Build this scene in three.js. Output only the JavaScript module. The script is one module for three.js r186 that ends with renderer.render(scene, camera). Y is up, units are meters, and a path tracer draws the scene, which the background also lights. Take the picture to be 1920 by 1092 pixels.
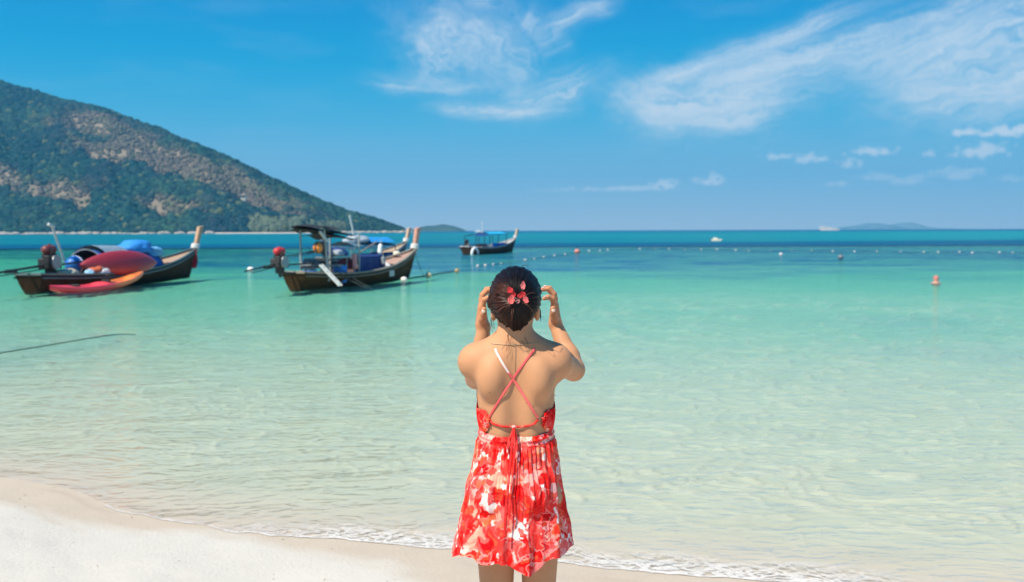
import * as THREE from 'three';
import { mergeGeometries, mergeVertices, toCreasedNormals } from 'three/addons/utils/BufferGeometryUtils.js';
import { RoundedBoxGeometry } from 'three/addons/geometries/RoundedBoxGeometry.js';

// ------------------------------------------------------------------ camera, exposure, sun
const W = 1024, H = 582;
const scene = new THREE.Scene();
const EYE = new THREE.Vector3(0, 1.95, 0);
const camera = new THREE.PerspectiveCamera(32.34, W / H, 0.1, 60000);
camera.position.copy(EYE);
camera.rotation.order = 'YXZ';
camera.rotation.set(-3.46 * Math.PI / 180, 0, -0.2 * Math.PI / 180);
camera.focus = 3.1;
camera.userData.fStop = 4.5;
scene.add(camera);
const renderer = new THREE.WebGLRenderer({ antialias: true });
renderer.setSize(W, H);
renderer.toneMapping = THREE.LinearToneMapping;
renderer.toneMappingExposure = 1.4;
renderer.shadowMap.enabled = true;
renderer.shadowMap.type = THREE.PCFSoftShadowMap;

const SUN_DIR = new THREE.Vector3(-0.42, 0.85, 0.38).normalize();   // towards the sun: high, to the left, a little behind the camera
const sun = new THREE.DirectionalLight(new THREE.Color().setRGB(1, 0.925, 0.78), 5);
sun.position.copy(SUN_DIR).multiplyScalar(80).add(new THREE.Vector3(0, 0, -25));
sun.target.position.set(0, 0, -25);
sun.castShadow = true;
sun.shadow.mapSize.set(4096, 4096);
Object.assign(sun.shadow.camera, { left: -60, right: 60, top: 80, bottom: -60, near: 1, far: 260 });
sun.shadow.radius = 1;
scene.add(sun, sun.target);

// ------------------------------------------------------------------ noise and small helpers
function rng(seed) { let a = seed >>> 0; return () => { a = (a + 0x6D2B79F5) | 0; let t = Math.imul(a ^ (a >>> 15), 1 | a); t = (t + Math.imul(t ^ (t >>> 7), 61 | t)) ^ t; return ((t ^ (t >>> 14)) >>> 0) / 4294967296; }; }
const clamp = (x, a = 0, b = 1) => x < a ? a : x > b ? b : x;
const mix = (a, b, t) => a + (b - a) * t;
const sstep = (a, b, x) => { const t = clamp((x - a) / (b - a)); return t * t * (3 - 2 * t); };
function h2(i, j, s) { let n = Math.imul(i, 374761393) + Math.imul(j, 668265263) + Math.imul(s, 1274126177); n = Math.imul(n ^ (n >>> 13), 1274126177); return ((n ^ (n >>> 16)) >>> 0) / 4294967296; }
function noise2(x, y, s = 0, px = 0, py = 0) {           // smooth value noise 0..1, periodic when px, py are given
  const xi = Math.floor(x), yi = Math.floor(y), fx = x - xi, fy = y - yi;
  const u = fx * fx * fx * (fx * (fx * 6 - 15) + 10), v = fy * fy * fy * (fy * (fy * 6 - 15) + 10);
  let x0 = xi, x1 = xi + 1, y0 = yi, y1 = yi + 1;
  if (px) { x0 = ((x0 % px) + px) % px; x1 = ((x1 % px) + px) % px; y0 = ((y0 % py) + py) % py; y1 = ((y1 % py) + py) % py; }
  const a = h2(x0, y0, s), b = h2(x1, y0, s), c = h2(x0, y1, s), d = h2(x1, y1, s);
  return a + (b - a) * u + (c - a) * v + (a - b - c + d) * u * v;
}
function fbm(x, y, oct = 4, s = 0, px = 0, py = 0) {
  let sum = 0, amp = 0.5, tot = 0;
  for (let o = 0; o < oct; o++) { sum += amp * noise2(x, y, s + o * 17, px, py); tot += amp; amp *= 0.5; x *= 2; y *= 2; px *= 2; py *= 2; }
  return sum / tot;
}
function noise3(x, y, z, s = 0) { const zi = Math.floor(z), f = z - zi, u = f * f * (3 - 2 * f); return mix(noise2(x, y, s + zi * 101), noise2(x, y, s + (zi + 1) * 101), u); }
function table(t) { return (x) => { if (x <= t[0][0]) return t[0][1]; for (let i = 1; i < t.length; i++) if (x <= t[i][0]) { const f = (x - t[i - 1][0]) / (t[i][0] - t[i - 1][0]); return mix(t[i - 1][1], t[i][1], f); } return t[t.length - 1][1]; }; }
function smoothTable(t, w) { const f = table(t); return (x) => (f(x - w) + f(x - w / 2) + 2 * f(x) + f(x + w / 2) + f(x + w)) / 6; }
const used = {};
function numbered(name) { const n = used[name] ?? 0; used[name] = n + 1; return n ? `${name}_${String(n).padStart(3, '0')}` : name; }
function shadows(o) { o.castShadow = true; o.receiveShadow = true; return o; }
function mesh(name, geo, mat, parent = scene) { const m = shadows(new THREE.Mesh(Array.isArray(geo) ? join(geo) : geo, mat)); m.name = parent === scene ? numbered(name) : name; parent.add(m); return m; }
function tag(o, label, category, group) { o.userData.label = label; o.userData.category = category; if (group) o.userData.group = group; return o; }
function group(name, label, category, grp) { const g = new THREE.Group(); g.name = numbered(name); scene.add(g); return tag(g, label, category, grp); }
function structure(o) { o.userData.kind = 'structure'; return o; }
function join(list) {
  list = list.map((g) => { g = g.index ? g.toNonIndexed() : g; const r = new THREE.BufferGeometry(); for (const k of ['position', 'normal', 'uv']) if (g.attributes[k]) r.setAttribute(k, g.attributes[k]); if (!r.attributes.normal) r.computeVertexNormals(); if (!r.attributes.uv) r.setAttribute('uv', new THREE.BufferAttribute(new Float32Array(r.attributes.position.count * 2), 2)); return r; });
  return mergeGeometries(list);
}
function gridGeo(nu, nv, f, wrapU = false) {             // f(u, v, i, j) -> {p:[x,y,z], uv:[..], c:[..]}
  const pos = [], uv = [], col = [], idx = [];
  for (let j = 0; j <= nv; j++) for (let i = 0; i <= nu; i++) { const r = f(i / nu, j / nv, i, j); pos.push(...r.p); uv.push(...(r.uv ?? [i / nu, j / nv])); if (r.c) col.push(...r.c); }
  for (let j = 0; j < nv; j++) for (let i = 0; i < nu; i++) { const a = j * (nu + 1) + i, b = a + 1, c = a + nu + 1, d = c + 1; idx.push(a, b, d, a, d, c); }
  const g = new THREE.BufferGeometry();
  g.setAttribute('position', new THREE.Float32BufferAttribute(pos, 3)); g.setAttribute('uv', new THREE.Float32BufferAttribute(uv, 2));
  if (col.length) g.setAttribute('color', new THREE.Float32BufferAttribute(col, 3));
  g.setIndex(idx); g.computeVertexNormals(); return g;
}
function tex(n, f, srgb = false, m = n) {                  // f(u, v) -> [r,g,b] 0..1 or a number
  const d = new Uint8Array(n * m * 4);
  for (let j = 0; j < m; j++) for (let i = 0; i < n; i++) { const r = f(i / n, j / m), k = (j * n + i) * 4; const c = typeof r === 'number' ? [r, r, r] : r; d[k] = clamp(c[0]) * 255; d[k + 1] = clamp(c[1]) * 255; d[k + 2] = clamp(c[2]) * 255; d[k + 3] = 255; }
  const t = new THREE.DataTexture(d, n, m); t.wrapS = t.wrapT = THREE.RepeatWrapping; t.magFilter = THREE.LinearFilter; t.minFilter = THREE.LinearMipmapLinearFilter; t.generateMipmaps = true;
  if (srgb) t.colorSpace = THREE.SRGBColorSpace; t.needsUpdate = true; return t;
}
const lin = (r, g, b) => new THREE.Color().setRGB(r, g, b);
const std = (c, rough = 0.7, o = {}) => new THREE.MeshPhysicalMaterial({ color: Array.isArray(c) ? lin(...c) : c, roughness: rough, side: THREE.DoubleSide, ...o });
const V = (x, y, z) => new THREE.Vector3(x, y, z);

// ------------------------------------------------------------------ sky: azure gradient, cirrus streaks, small low cumulus
{
  const NX = 4096, NY = 2048, F = 1884;
  const data = new Float32Array(NX * NY * 4);
  // gradient by elevation in degrees
  const stops = [[-1, 0.70, 0.74, 0.82], [0, 0.70, 0.74, 0.82], [1.5, 0.52, 0.67, 0.82], [3, 0.32, 0.59, 0.81], [6, 0.085, 0.485, 0.775], [9, 0.004, 0.39, 0.74], [13, 0.001, 0.285, 0.675], [25, 0.001, 0.23, 0.60], [50, 0.002, 0.19, 0.52], [90, 0.002, 0.165, 0.47]];
  const g3 = [1, 2, 3].map((k) => smoothTable(stops.map((s) => [s[0], s[k]]), 1.2));
  // streaks: polylines in degrees right of the view and degrees up; [half width, strength]
  const A = (px) => Math.atan((px - 960) / F) * 180 / Math.PI, E = (py) => Math.atan((432 - py) / F) * 180 / Math.PI;
  const S = (w, k, ...p) => ({ w: w / F * 57.3, k, p: p.map(([a, b]) => [A(a), E(b)]) });
  const strokes = [
    S(11, .55, [690, 156], [770, 165], [860, 168], [930, 160]), S(10, .8, [800, 203], [880, 209], [965, 215], [1040, 207], [1085, 206]),
    S(22, .6, [930, 200], [1010, 188], [1075, 165], [1130, 138]), S(52, .62, [790, 50], [850, 105], [868, 160]), S(46, .52, [870, 45], [930, 90], [960, 130], [1000, 175]),
    S(24, .34, [750, 85], [850, 60], [940, 70]), S(14, .5, [985, 62], [1005, 32]), S(13, .5, [1030, 58], [1090, 26], [1160, 14]), S(9, .35, [870, 5], [935, 14]), S(30, .25, [1000, 90], [1060, 50]),
    S(40, .85, [1165, 185], [1250, 208], [1370, 210], [1500, 188]), S(16, .55, [1200, 228], [1330, 236], [1420, 240]), S(28, .4, [1140, 170], [1180, 190], [1240, 225]),
    S(14, .58, [1160, 190], [1290, 140], [1440, 98], [1560, 56], [1670, 28]), S(27, .56, [1230, 190], [1380, 150], [1540, 118], [1640, 100], [1760, 68], [1850, 38], [1960, 4]),
    S(30, .48, [1300, 200], [1480, 150], [1620, 130], [1760, 100]), S(36, .6, [1610, 175], [1750, 130], [1880, 84], [2060, 40]), S(34, .68, [1640, 215], [1760, 205], [1880, 190], [2080, 150]),
    S(44, .5, [1640, 190], [1800, 150], [1960, 110], [2150, 60]), S(36, .5, [1780, 235], [1900, 200], [2100, 170]), S(26, .42, [1560, 160], [1700, 120], [1900, 60]),
  ];
  const puffs = [[1250, 349, 22, 9, .55], [1330, 344, 26, 12, .6], [1190, 356, 80, 5, .42], [1120, 357, 60, 4, .28], [1470, 302, 34, 7, .45], [1515, 307, 30, 9, .48], [1590, 318, 18, 10, .4], [1630, 297, 36, 9, .5],
    [1742, 303, 12, 6, .45], [1808, 270, 26, 7, .75], [1890, 272, 50, 10, .65], [1960, 268, 50, 12, .6], [1832, 303, 42, 14, .5], [1795, 340, 36, 12, .38], [1700, 348, 36, 10, .32], [1565, 352, 26, 6, .32], [1640, 342, 30, 8, .3], [1900, 350, 30, 6, .25], [1040, 358, 40, 3, .15]].map(([x, y, a, b, k]) => [A(x), E(y), a / F * 57.3, b / F * 57.3, k]);
  const rs = rng(77);
  for (let i = 0; i < 26; i++) {                          // the same kinds of cloud all the way round
    let az = 45 + rs() * 250, el = 4 + rs() * 16, L = 4 + rs() * 9;
    for (let k = 0; k < 3; k++) strokes.push({ w: 0.35 + rs() * 1.1, k: .3 + rs() * .4, p: [[az, el + k], [az + L * .5, el + k + L * .15], [az + L, el + k + L * (.2 + .4 * rs())]] });
  }
  for (let i = 0; i < 60; i++) puffs.push([35 + rs() * 290, 1.5 + rs() * 4, .3 + rs() * 1.4, .12 + rs() * .3, .3 + rs() * .4]);
  for (const s of strokes) { s.a0 = Math.min(...s.p.map((q) => q[0])) - 3.2 * s.w; s.a1 = Math.max(...s.p.map((q) => q[0])) + 3.2 * s.w; s.e0 = Math.min(...s.p.map((q) => q[1])) - 3.2 * s.w; s.e1 = Math.max(...s.p.map((q) => q[1])) + 3.2 * s.w; }
  const K = 1 / 1.4;
  for (let j = 0; j < NY; j++) {
    const el = ((j + 0.5) / NY - 0.5) * 180;
    const base = g3.map((f) => f(clamp(el, -1, 90)));
    for (let i = 0; i < NX; i++) {
      let az = ((i + 0.5) / NX - 0.25) * 360; if (az > 330) az -= 360; if (az < -30) az += 360;
      if (az > 330) az -= 360;
      let c = 0;
      if (el > 0 && el < 34) {
        const wx = (fbm(az * .9, el * 1.6, 3, 5) - .5) * 1.0, wy = (fbm(az * .9 + 40, el * 1.6, 3, 9) - .5) * .7;
        for (const s of strokes) {
          if (az < s.a0 || az > s.a1 || el < s.e0 || el > s.e1) continue;
          let best = 9, along = 0, acc = 0, dx = 1, dy = 0, side = 0, tot = 0;
          const qx = az + wx * s.w * 1.3, qy = el + wy * s.w * 1.3;
          for (let k = 0; k + 1 < s.p.length; k++) {
            const [x0, y0] = s.p[k], [x1, y1] = s.p[k + 1], ex = x1 - x0, ey = y1 - y0, L2 = ex * ex + ey * ey, L = Math.sqrt(L2);
            const t = clamp(((qx - x0) * ex + (qy - y0) * ey) / L2), px = qx - x0 - t * ex, py = qy - y0 - t * ey, d = Math.hypot(px, py);
            if (d < best) { best = d; along = tot + t * L; side = (px * -ey + py * ex) / L; dx = ex / L; dy = ey / L; }
            tot += L;
          }
          if (best > 2.6 * s.w) continue;
          const ends = sstep(0, .22 * tot, along + .1 * s.w) * sstep(0, .35 * tot, tot - along + .1 * s.w);
          const u = along * .42 + s.a0, v = side * 2.6 / (.3 + s.w);
          const streak = .35 * sstep(.2, .8, fbm(u * .8, v + 3.7 * s.e0 + .5 * wx, 3, 31)) + .65 * sstep(.22, .82, fbm(u * .8, v * 4.2 + 1.7 * s.e0 + .9 * wx, 5, 37));
          const fall = Math.exp(-Math.pow(best / s.w, 2) * .75);
          c = 1 - (1 - c) * (1 - Math.min(1, s.k) * fall * (.20 + 1.12 * streak) * (.2 + .8 * ends) * 1.12);
        }
        for (const [a, e, ra, re, k] of puffs) {
          const x = (az - a) / ra, y = (el - e) / re; if (x * x + y * y > 6) continue;
          const n = fbm(az * 3.2, el * 5, 4, 71);
          const r = Math.hypot(x, y < 0 ? y * 1.7 : y) + (n - .5) * 2.0;
          c = 1 - (1 - c) * (1 - Math.min(.97, k * 1.75) * sstep(1.35, .3, r));
        }
        // thin veil
        const veil = sstep(.5, .85, fbm(az * .16, el * .8, 4, 51)) * .05 * sstep(1, 6, el);
        c = 1 - (1 - c) * (1 - veil);
      }
      const k = (j * NX + i) * 4, low = sstep(7, 2, el);
      data[k] = K * mix(base[0], mix(.74, .92, low), c); data[k + 1] = K * mix(base[1], mix(.83, .95, low), c); data[k + 2] = K * mix(base[2], mix(.92, 1.0, low), c); data[k + 3] = 1;
    }
  }
  const t = new THREE.DataTexture(data, NX, NY, THREE.RGBAFormat, THREE.FloatType);
  t.mapping = THREE.EquirectangularReflectionMapping; t.magFilter = t.minFilter = THREE.LinearFilter; t.needsUpdate = true;
  scene.background = t; scene.environment = t;
}
scene.fog = new THREE.FogExp2(lin(0.12, 0.61, 1.0), 0.00021);

// ------------------------------------------------------------------ beach and sea bed: one height function of (x, distance)
const shoreTable = smoothTable([[-60, 9.6], [-12, 9.0], [-6, 8.5], [-4.03, 7.92], [-3.45, 7.57], [-2.75, 6.92], [-2.06, 6.58], [-1.34, 6.3], [-.35, 6.02], [.37, 5.8], [1, 5.57], [2, 5.3], [4, 4.8], [10, 4.4], [60, 4]], .25);
const shore = (x) => shoreTable(x) + (noise2(x * 2.1, 1, 3) - .5) * .09 + (noise2(x * 6, 2, 4) - .5) * .03;
const depthOf = table([[0, 0], [.3, .016], [1.2, .04], [2.5, .065], [4.5, .09], [9, .14], [16, .195], [28, .20], [45, .185], [70, .155], [115, .115], [140, .10]]);
function groundY(x, s) {                                   // s: metres seaward of the water's edge
  if (s <= 0) return -s * .086 + Math.max(0, -s - 4) * -.03 + ((noise2(x * .9, s * .9, 21) - .5) * .05 + (fbm(x * 3, s * 3, 3, 23) - .5) * .022) * sstep(.3, 1.6, -s);
  return -depthOf(s) - (fbm(x * .12, s * .12, 3, 8) - .5) * .06 * sstep(1.5, 8, s) * sstep(140, 60, s);
}
function axis(list) { const r = []; for (const [a, b, st] of list) for (let v = a; v < b - 1e-6; v += st) r.push(v); r.push(list[list.length - 1][1]); return r; }
function shoreGrid(xs, ss, color) {
  return gridGeo(xs.length - 1, ss.length - 1, (u, v, i, j) => { const x = xs[i], s = ss[j], z = -(shore(x) + s), y = groundY(x, s); return { p: [x, y, z], uv: [x, z], c: color(x, s) }; });
}
const sandGrain = tex(512, (u, v) => { const n = .5 * fbm(u * 16, v * 16, 3, 2, 16, 16) + .5 * noise2(u * 256, v * 256, 7, 256, 256); return n; });
const sandTint = tex(1024, (u, v) => { const a = fbm(u * 10, v * 10, 4, 12, 10, 10), b = noise2(u * 512, v * 512, 14, 512, 512); const k = .93 + .07 * a + (b - .5) * .05; const speck = noise2(u * 380, v * 380, 15, 380, 380) > .965 ? .82 : 1; return [k * speck, k * speck, k * speck]; }, false);
{
  const wetEdge = smoothTable([[-60, 1.1], [-4, 1.05], [-3, .62], [-2, .28], [-1.3, .36], [-.7, .55], [0, 1.2], [1, 1.8], [3, 2], [60, 2]], .2);
  const xs = axis([[-60, -12, 4], [-12, -6, .5], [-6, 5, .05], [5, 12, .5], [12, 60, 4]]);
  const beachS = axis([[-30, -8, 2], [-8, -4, .25], [-4, .12, .04]]);
  const g = shoreGrid(xs, beachS, (x, s) => {
    const n = fbm(x * 1.6, s * 4, 4, 44) - .5, n2 = fbm(x * 7, s * 14, 3, 48) - .5;
    const wet = sstep(-.16, .2, s + wetEdge(x) + n * .5 + n2 * .14);
    const streak = sstep(.55, .8, fbm(x * .9 + s * .3, s * 6, 4, 61)) * .05 * wet;
    return [mix(.635, .56, wet) - streak, mix(.58, .46, wet) - streak, mix(.505, .355, wet) - streak * .8];
  });
  const t1 = sandGrain.clone(); t1.repeat.set(3, 3); t1.needsUpdate = true;
  const t2 = sandTint.clone(); t2.repeat.set(.5, .5); t2.needsUpdate = true;
  structure(mesh('beach', g, std(0xffffff, .85, { vertexColors: true, bumpMap: t1, bumpScale: .004, map: t2 })));
}
// sea bed: pale sand with relief imitating caustic light, seagrass farther out
const causticRelief = tex(1024, (u, v) => {                       // relief imitating the net of caustic light, running about along the shore
  const wx = (fbm(u * 5, v * 5, 3, 81, 5, 5) - .5) * .9, wy = (fbm(u * 5, v * 5, 3, 85, 5, 5) - .5) * .9;
  const a = 1 - Math.abs(2 * noise2(u * 9 + wx * 2, v * 20 + wy * 4, 91, 9, 20) - 1), b = 1 - Math.abs(2 * noise2(u * 17 + wx * 3, v * 34 - wy * 6, 95, 17, 34) - 1);
  return clamp(.5 * Math.pow(a, 3) + .5 * Math.pow(b, 3));
});
{
  const ss = axis([[.12, 8, .03], [8, 16, .06], [16, 32, .15], [32, 60, .7], [60, 140, 2]]), NU = 460;
  const cross = (i, d) => { const u = i / NU * 2 - 1, a = Math.abs(u); return Math.sign(u) * (a < .86 ? a / .86 * (d * .56 + .4) : (d * .56 + .4) + Math.pow((a - .86) / .14, 2) * 120); };
  const causticRidge = (x, z) => {                               // uneven sand ridges, shaped so their sunlit faces stand in for caustic lines
    const wx = (fbm(x * 1.1, z * 1.1, 2, 81) - .5) * 1.6, wz = (fbm(x * 1.1 + 9, z * 1.1, 2, 85) - .5) * 1.0, far = sstep(9, 26, -z), q = mix(1, .40, far);
    const a = 1 - Math.abs(2 * noise2((x + wx) * 2.9 * q, (z + wz) * 4.0 * q, 91) - 1), b = 1 - Math.abs(2 * noise2((x - wz * 1.3) * 5.6 * q, (z + wx * .5) * 7.2 * q, 95) - 1), m = noise2(x * .7, z * .7, 97);
    return (.6 * Math.pow(a, 8) * sstep(.2, .7, m) + .5 * Math.pow(b, 7) * sstep(.75, .3, m)) / q;
  };
  const g = gridGeo(NU, ss.length - 1, (u, v, i, j) => {
    const s = ss[j], x = cross(i, 6 + s), z = -(shore(x) + s), y = groundY(x, s) + mix(.034, .064, sstep(-2.5, .8, x)) * causticRidge(x, z) * sstep(.5, 2.2, s) * sstep(34, 22, s);
    return { p: [x, y, z], uv: [x, z], c: bedColor(x, s) };
  });
  function bedColor(x, s) {
    const d = shore(x) + s, z = -d;
    const wetToBed = sstep(.1, 1.4, s);
    let c = [mix(.53, .485, wetToBed), mix(.44, .455, wetToBed), mix(.345, .345, wetToBed)];
    // seagrass meadow between about 45 and 110 m out, ragged near edge
    const edge = 50 + (fbm(x * .05, 3, 3, 101) - .5) * 18 + Math.max(0, -x - 6) * .9;
    const n = fbm(x * .10, z * .22, 4, 103), n2 = fbm(x * .4, z * .8, 3, 107);
    let grass = sstep(-11, 16, d - edge + (n - .5) * 26 + (n2 - .5) * 8) * (.62 + .38 * sstep(.42, .6, n2));
    grass *= mix(1, sstep(.25, .6, n), .35);
    const patch = sstep(.56, .72, fbm(x * .11 + 7, z * .17, 4, 113)) * sstep(9, 16, d) * .10;   // sparse weed nearer in
    const k = clamp(grass + patch * (1 - grass));
    const lf = sstep(-8, -32, x) * sstep(56, 70, d);
    return [mix(c[0], mix(.03, .01, lf), k), mix(c[1], mix(.125, .085, lf), k), mix(c[2], mix(.34, .20, lf), k)];
  }
  const t1 = causticRelief.clone(); t1.repeat.set(1 / 3, 1 / 3); t1.needsUpdate = true;
  const rt = tex(1024, (u, v) => { return .90 + .10 * fbm(u * 4, v * 9, 4, 121, 4, 9); }); rt.repeat.set(1 / 3, 1 / 3);
  structure(mesh('seabed', g, std(0xffffff, .95, { vertexColors: true, bumpMap: t1, bumpScale: .004, map: rt, specularIntensity: .1 })));
}
// clear water: a body that takes up red light, and its rippled surface
{
  const body = new THREE.BoxGeometry(280, 3, 141); body.translate(0, -1.504, -70.5 - 3.6);
  structure(mesh('water', body, new THREE.MeshPhysicalMaterial({ color: lin(.02, .42, .45), roughness: .25, transparent: true, opacity: .03, thickness: 1, attenuationColor: lin(.765, .955, .93), attenuationDistance: .62, specularIntensity: .3 })));
  const waves = tex(1024, (u, v) => {
    const wx = (fbm(u * 4, v * 4, 3, 131, 4, 4) - .5) * 2, a = fbm(u * 8 + wx, v * 20 + wx, 3, 133, 8, 20), b = 1 - Math.abs(2 * fbm(u * 22 - wx, v * 44 + wx * 2, 3, 137, 22, 44) - 1);
    return clamp(.6 * a + .4 * b);
  });
  waves.repeat.set(1 / 6, 1 / 6);
  const xs = axis([[-140, 140, 10]]), ss = axis([[-1.4, 140, 4]]);
  const surf = gridGeo(xs.length - 1, ss.length - 1, (u, v, i, j) => ({ p: [xs[i], 0, -(5.0 + ss[j])], uv: [xs[i], ss[j]] }));
  structure(mesh('water_surface', surf, std(0xffffff, .07, { transmission: 1, thickness: 0, ior: 1.333, specularIntensity: .5, bumpMap: waves, bumpScale: .07 })));
  // open sea beyond the shallows, too deep to see into
  const zs = axis([[118, 150, 2], [150, 260, 5], [260, 600, 20], [600, 2000, 100], [2000, 5000, 500]]);
  const open = gridGeo(120, zs.length - 1, (u, v, i, j) => {
    const d = zs[j] + (j === 0 ? 0 : 0), x = (u - .5) * 2 * (d * 1.3 + 60);
    const far = Math.log(d / 118), right = sstep(-30, 60, x * 118 / d), n = fbm(x * .02 * 118 / d * 2.0, far * 9, 4, 141);
    const e = far + (n - .5) * .30;                        // dark reef edge, then a pale turquoise shelf, then deep water
    let k = sstep(mix(.14, .26, right), mix(.34, .46, right), e) * sstep(2.35, 1.75, e) * (.72 + .28 * sstep(.4, .6, fbm(x * .01, far * 14, 3, 149)));
    return { p: [x, .006, -d], uv: [x, d], c: [mix(.001, .004, k), mix(.075, mix(.165, .225, right), k), mix(.16, mix(.205, .25, right), k)] };
  });
  const w2 = waves.clone(); w2.repeat.set(1 / 9, 1 / 9); w2.needsUpdate = true;
  structure(mesh('sea', open, std(0xffffff, .35, { vertexColors: true, specularIntensity: .12, bumpMap: w2, bumpScale: .25 })));
  const deepbed = new THREE.PlaneGeometry(12000, 5000); deepbed.rotateX(-Math.PI / 2); deepbed.translate(0, -3.2, -2500 - 3);
  structure(mesh('sea_floor', deepbed, std([.03, .09, .12], 1)));
}
// foam along the last of the wash: a thin lacy film, denser towards the right
{
  const x0 = -2.9, x1 = 3.9, e0 = -.24, e1 = .62;
  const lace = tex(2048, (u, v) => {
    const x = mix(x0, x1, u), e = mix(e0, e1, v), strength = sstep(-2.6, -.6, x);
    const wob = (fbm(x * 1.7, 3, 3, 151) - .5) * .20 + (fbm(x * 9, 5, 2, 152) - .5) * .05, t = e + wob;
    const front = sstep(-.075, -.055, t), back = sstep(mix(.03, .46, strength), -.04, t + (fbm(x * 3, e * 6, 3, 157) - .5) * .28);
    const wx = fbm(x * 6, e * 9, 2, 158) - .5, cells = 1 - Math.abs(2 * fbm(x * 15 + wx * 3, e * 24 + wx * 3, 3, 153) - 1), fine = noise2(x * 120, e * 130, 155);
    const line = Math.exp(-Math.pow((t + .045) / .016, 2)) * (.35 + .4 * fbm(x * 12, 1, 2, 156));
    const film = front * back * (.10 + .75 * sstep(.52, .95, cells) + .25 * sstep(.5, .9, fine) * sstep(.4, .7, cells)) * mix(.35, 1, strength);
    return clamp(film + line * front);
  }, false, 256);
  lace.wrapS = lace.wrapT = THREE.ClampToEdgeWrapping;
  const fg = gridGeo(560, 50, (u, v) => { const x = mix(x0, x1, u), e = mix(e0, e1, v); return { p: [x, Math.max(groundY(x, e), 0) + .0025 + .004 * fbm(x * 30, e * 40, 2, 159) * sstep(.3, .1, Math.abs(e - .1)), -(shore(x) + e)], uv: [u, v] }; });
  const fo = mesh('foam', fg, std([.64, .595, .55], .7, { transparent: true, alphaMap: lace })); tag(fo, 'lacy white foam left by the wash along the wet sand', 'foam'); fo.userData.kind = 'stuff';
}
// shell grit and bits of weed on the sand
{
  const R = rng(63), list = [];
  for (let i = 0; i < 420; i++) {
    const x = mix(-5, 2.5, R()), s = -Math.pow(R(), .7) * 2.6, r = .0018 + .0045 * Math.pow(R(), 3), g = new THREE.IcosahedronGeometry(r, 0); g.scale(1 + R(), .5, .7 + R() * .8); g.rotateY(R() * 6); g.translate(x, groundY(x, s) + r * .3, -(shore(x) + s)); list.push(g);
  }
  const m = mesh('shell_grit', list, std([.30, .25, .20], .9)); tag(m, 'scattered shell grit and weed crumbs lying on the sand', 'shell grit'); m.userData.kind = 'stuff';
}

// ------------------------------------------------------------------ wooded hill across the bay, with scrub slopes, shore strip and far islands
const F0 = 1884, HOR = 433.5;
const HILL_TOP = smoothTable([[-700, 120], [-420, 70], [-200, 92], [-60, 130], [0, 150], [60, 168], [130, 188], [200, 203], [260, 226], [300, 240], [350, 262], [420, 290], [470, 315], [520, 340], [590, 372], [650, 398], [700, 412], [735, 423], [750, 430], [762, 436.5], [770, 437.5]], 14);
const hillNear = (px) => 880 - 40 * noise2(px * .01, 1, 201) + Math.max(0, px - 560) * .5;
const hillRidge = (px) => mix(1500, 1010, sstep(-200, 760, px));
function hillPoint(px, t) {                                // px: bearing, t: 0 shore .. 1 ridge .. 1.4 behind it
  const d = mix(hillNear(px), hillRidge(px), t), top = Math.max(0, (438 - HILL_TOP(px)) / F0 * hillRidge(px) - 5 * sstep(770, 640, px));
  const e = Math.sin(Math.min(1, t) * Math.PI / 2), f = t < 1 ? Math.pow(e, .95) * d / hillRidge(px) : 1 - (t - 1) * 1.6;
  const x = (px - 960) / F0 * d, z = -d;
  const gully = (fbm(px * .012 + t * .9, t * 2.2, 4, 203) - .5) * 34 * sstep(0, .15, t) * sstep(.92, .6, t) * clamp(top / 120);
  const low = sstep(.05, .0, t);
  return [x, Math.max(-1, 1.2 + top * f + gully - low * 2.5 + (fbm(x * .05, z * .05, 3, 207) - .5) * 4 * (1 - low) * clamp(top / 30)), z];
}
function scrub(px, t) {                                    // 0 woodland .. 1 dry bare scrub
  const el = 438 - (438 - HILL_TOP(px)) * (t < 1 ? Math.sin(t * Math.PI / 2) : 1);   // picture height of this slope
  const n = fbm(px * .018 + t * 3, t * 9 + px * .004, 4, 211) - .5, n2 = fbm(px * .06, t * 30, 3, 215) - .5;
  const blob = (cx, cy, rx, ry, tilt) => { const dx = px - cx, dy = el - cy - dx * tilt; return 1 - Math.hypot(dx / rx, dy / ry); };
  let k = Math.max(blob(370, 328, 215, 36, .33), blob(250, 298, 140, 26, .10), blob(480, 370, 120, 26, .30), blob(120, 365, 95, 26, .1), blob(200, 245, 130, 34, .22) * .8, blob(20, 330, 60, 20, .1) * .6, blob(330, 385, 80, 18, .1) * .5);
  return clamp(sstep(-.16, .34, k + n * .95 + n2 * .5));
}
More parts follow.
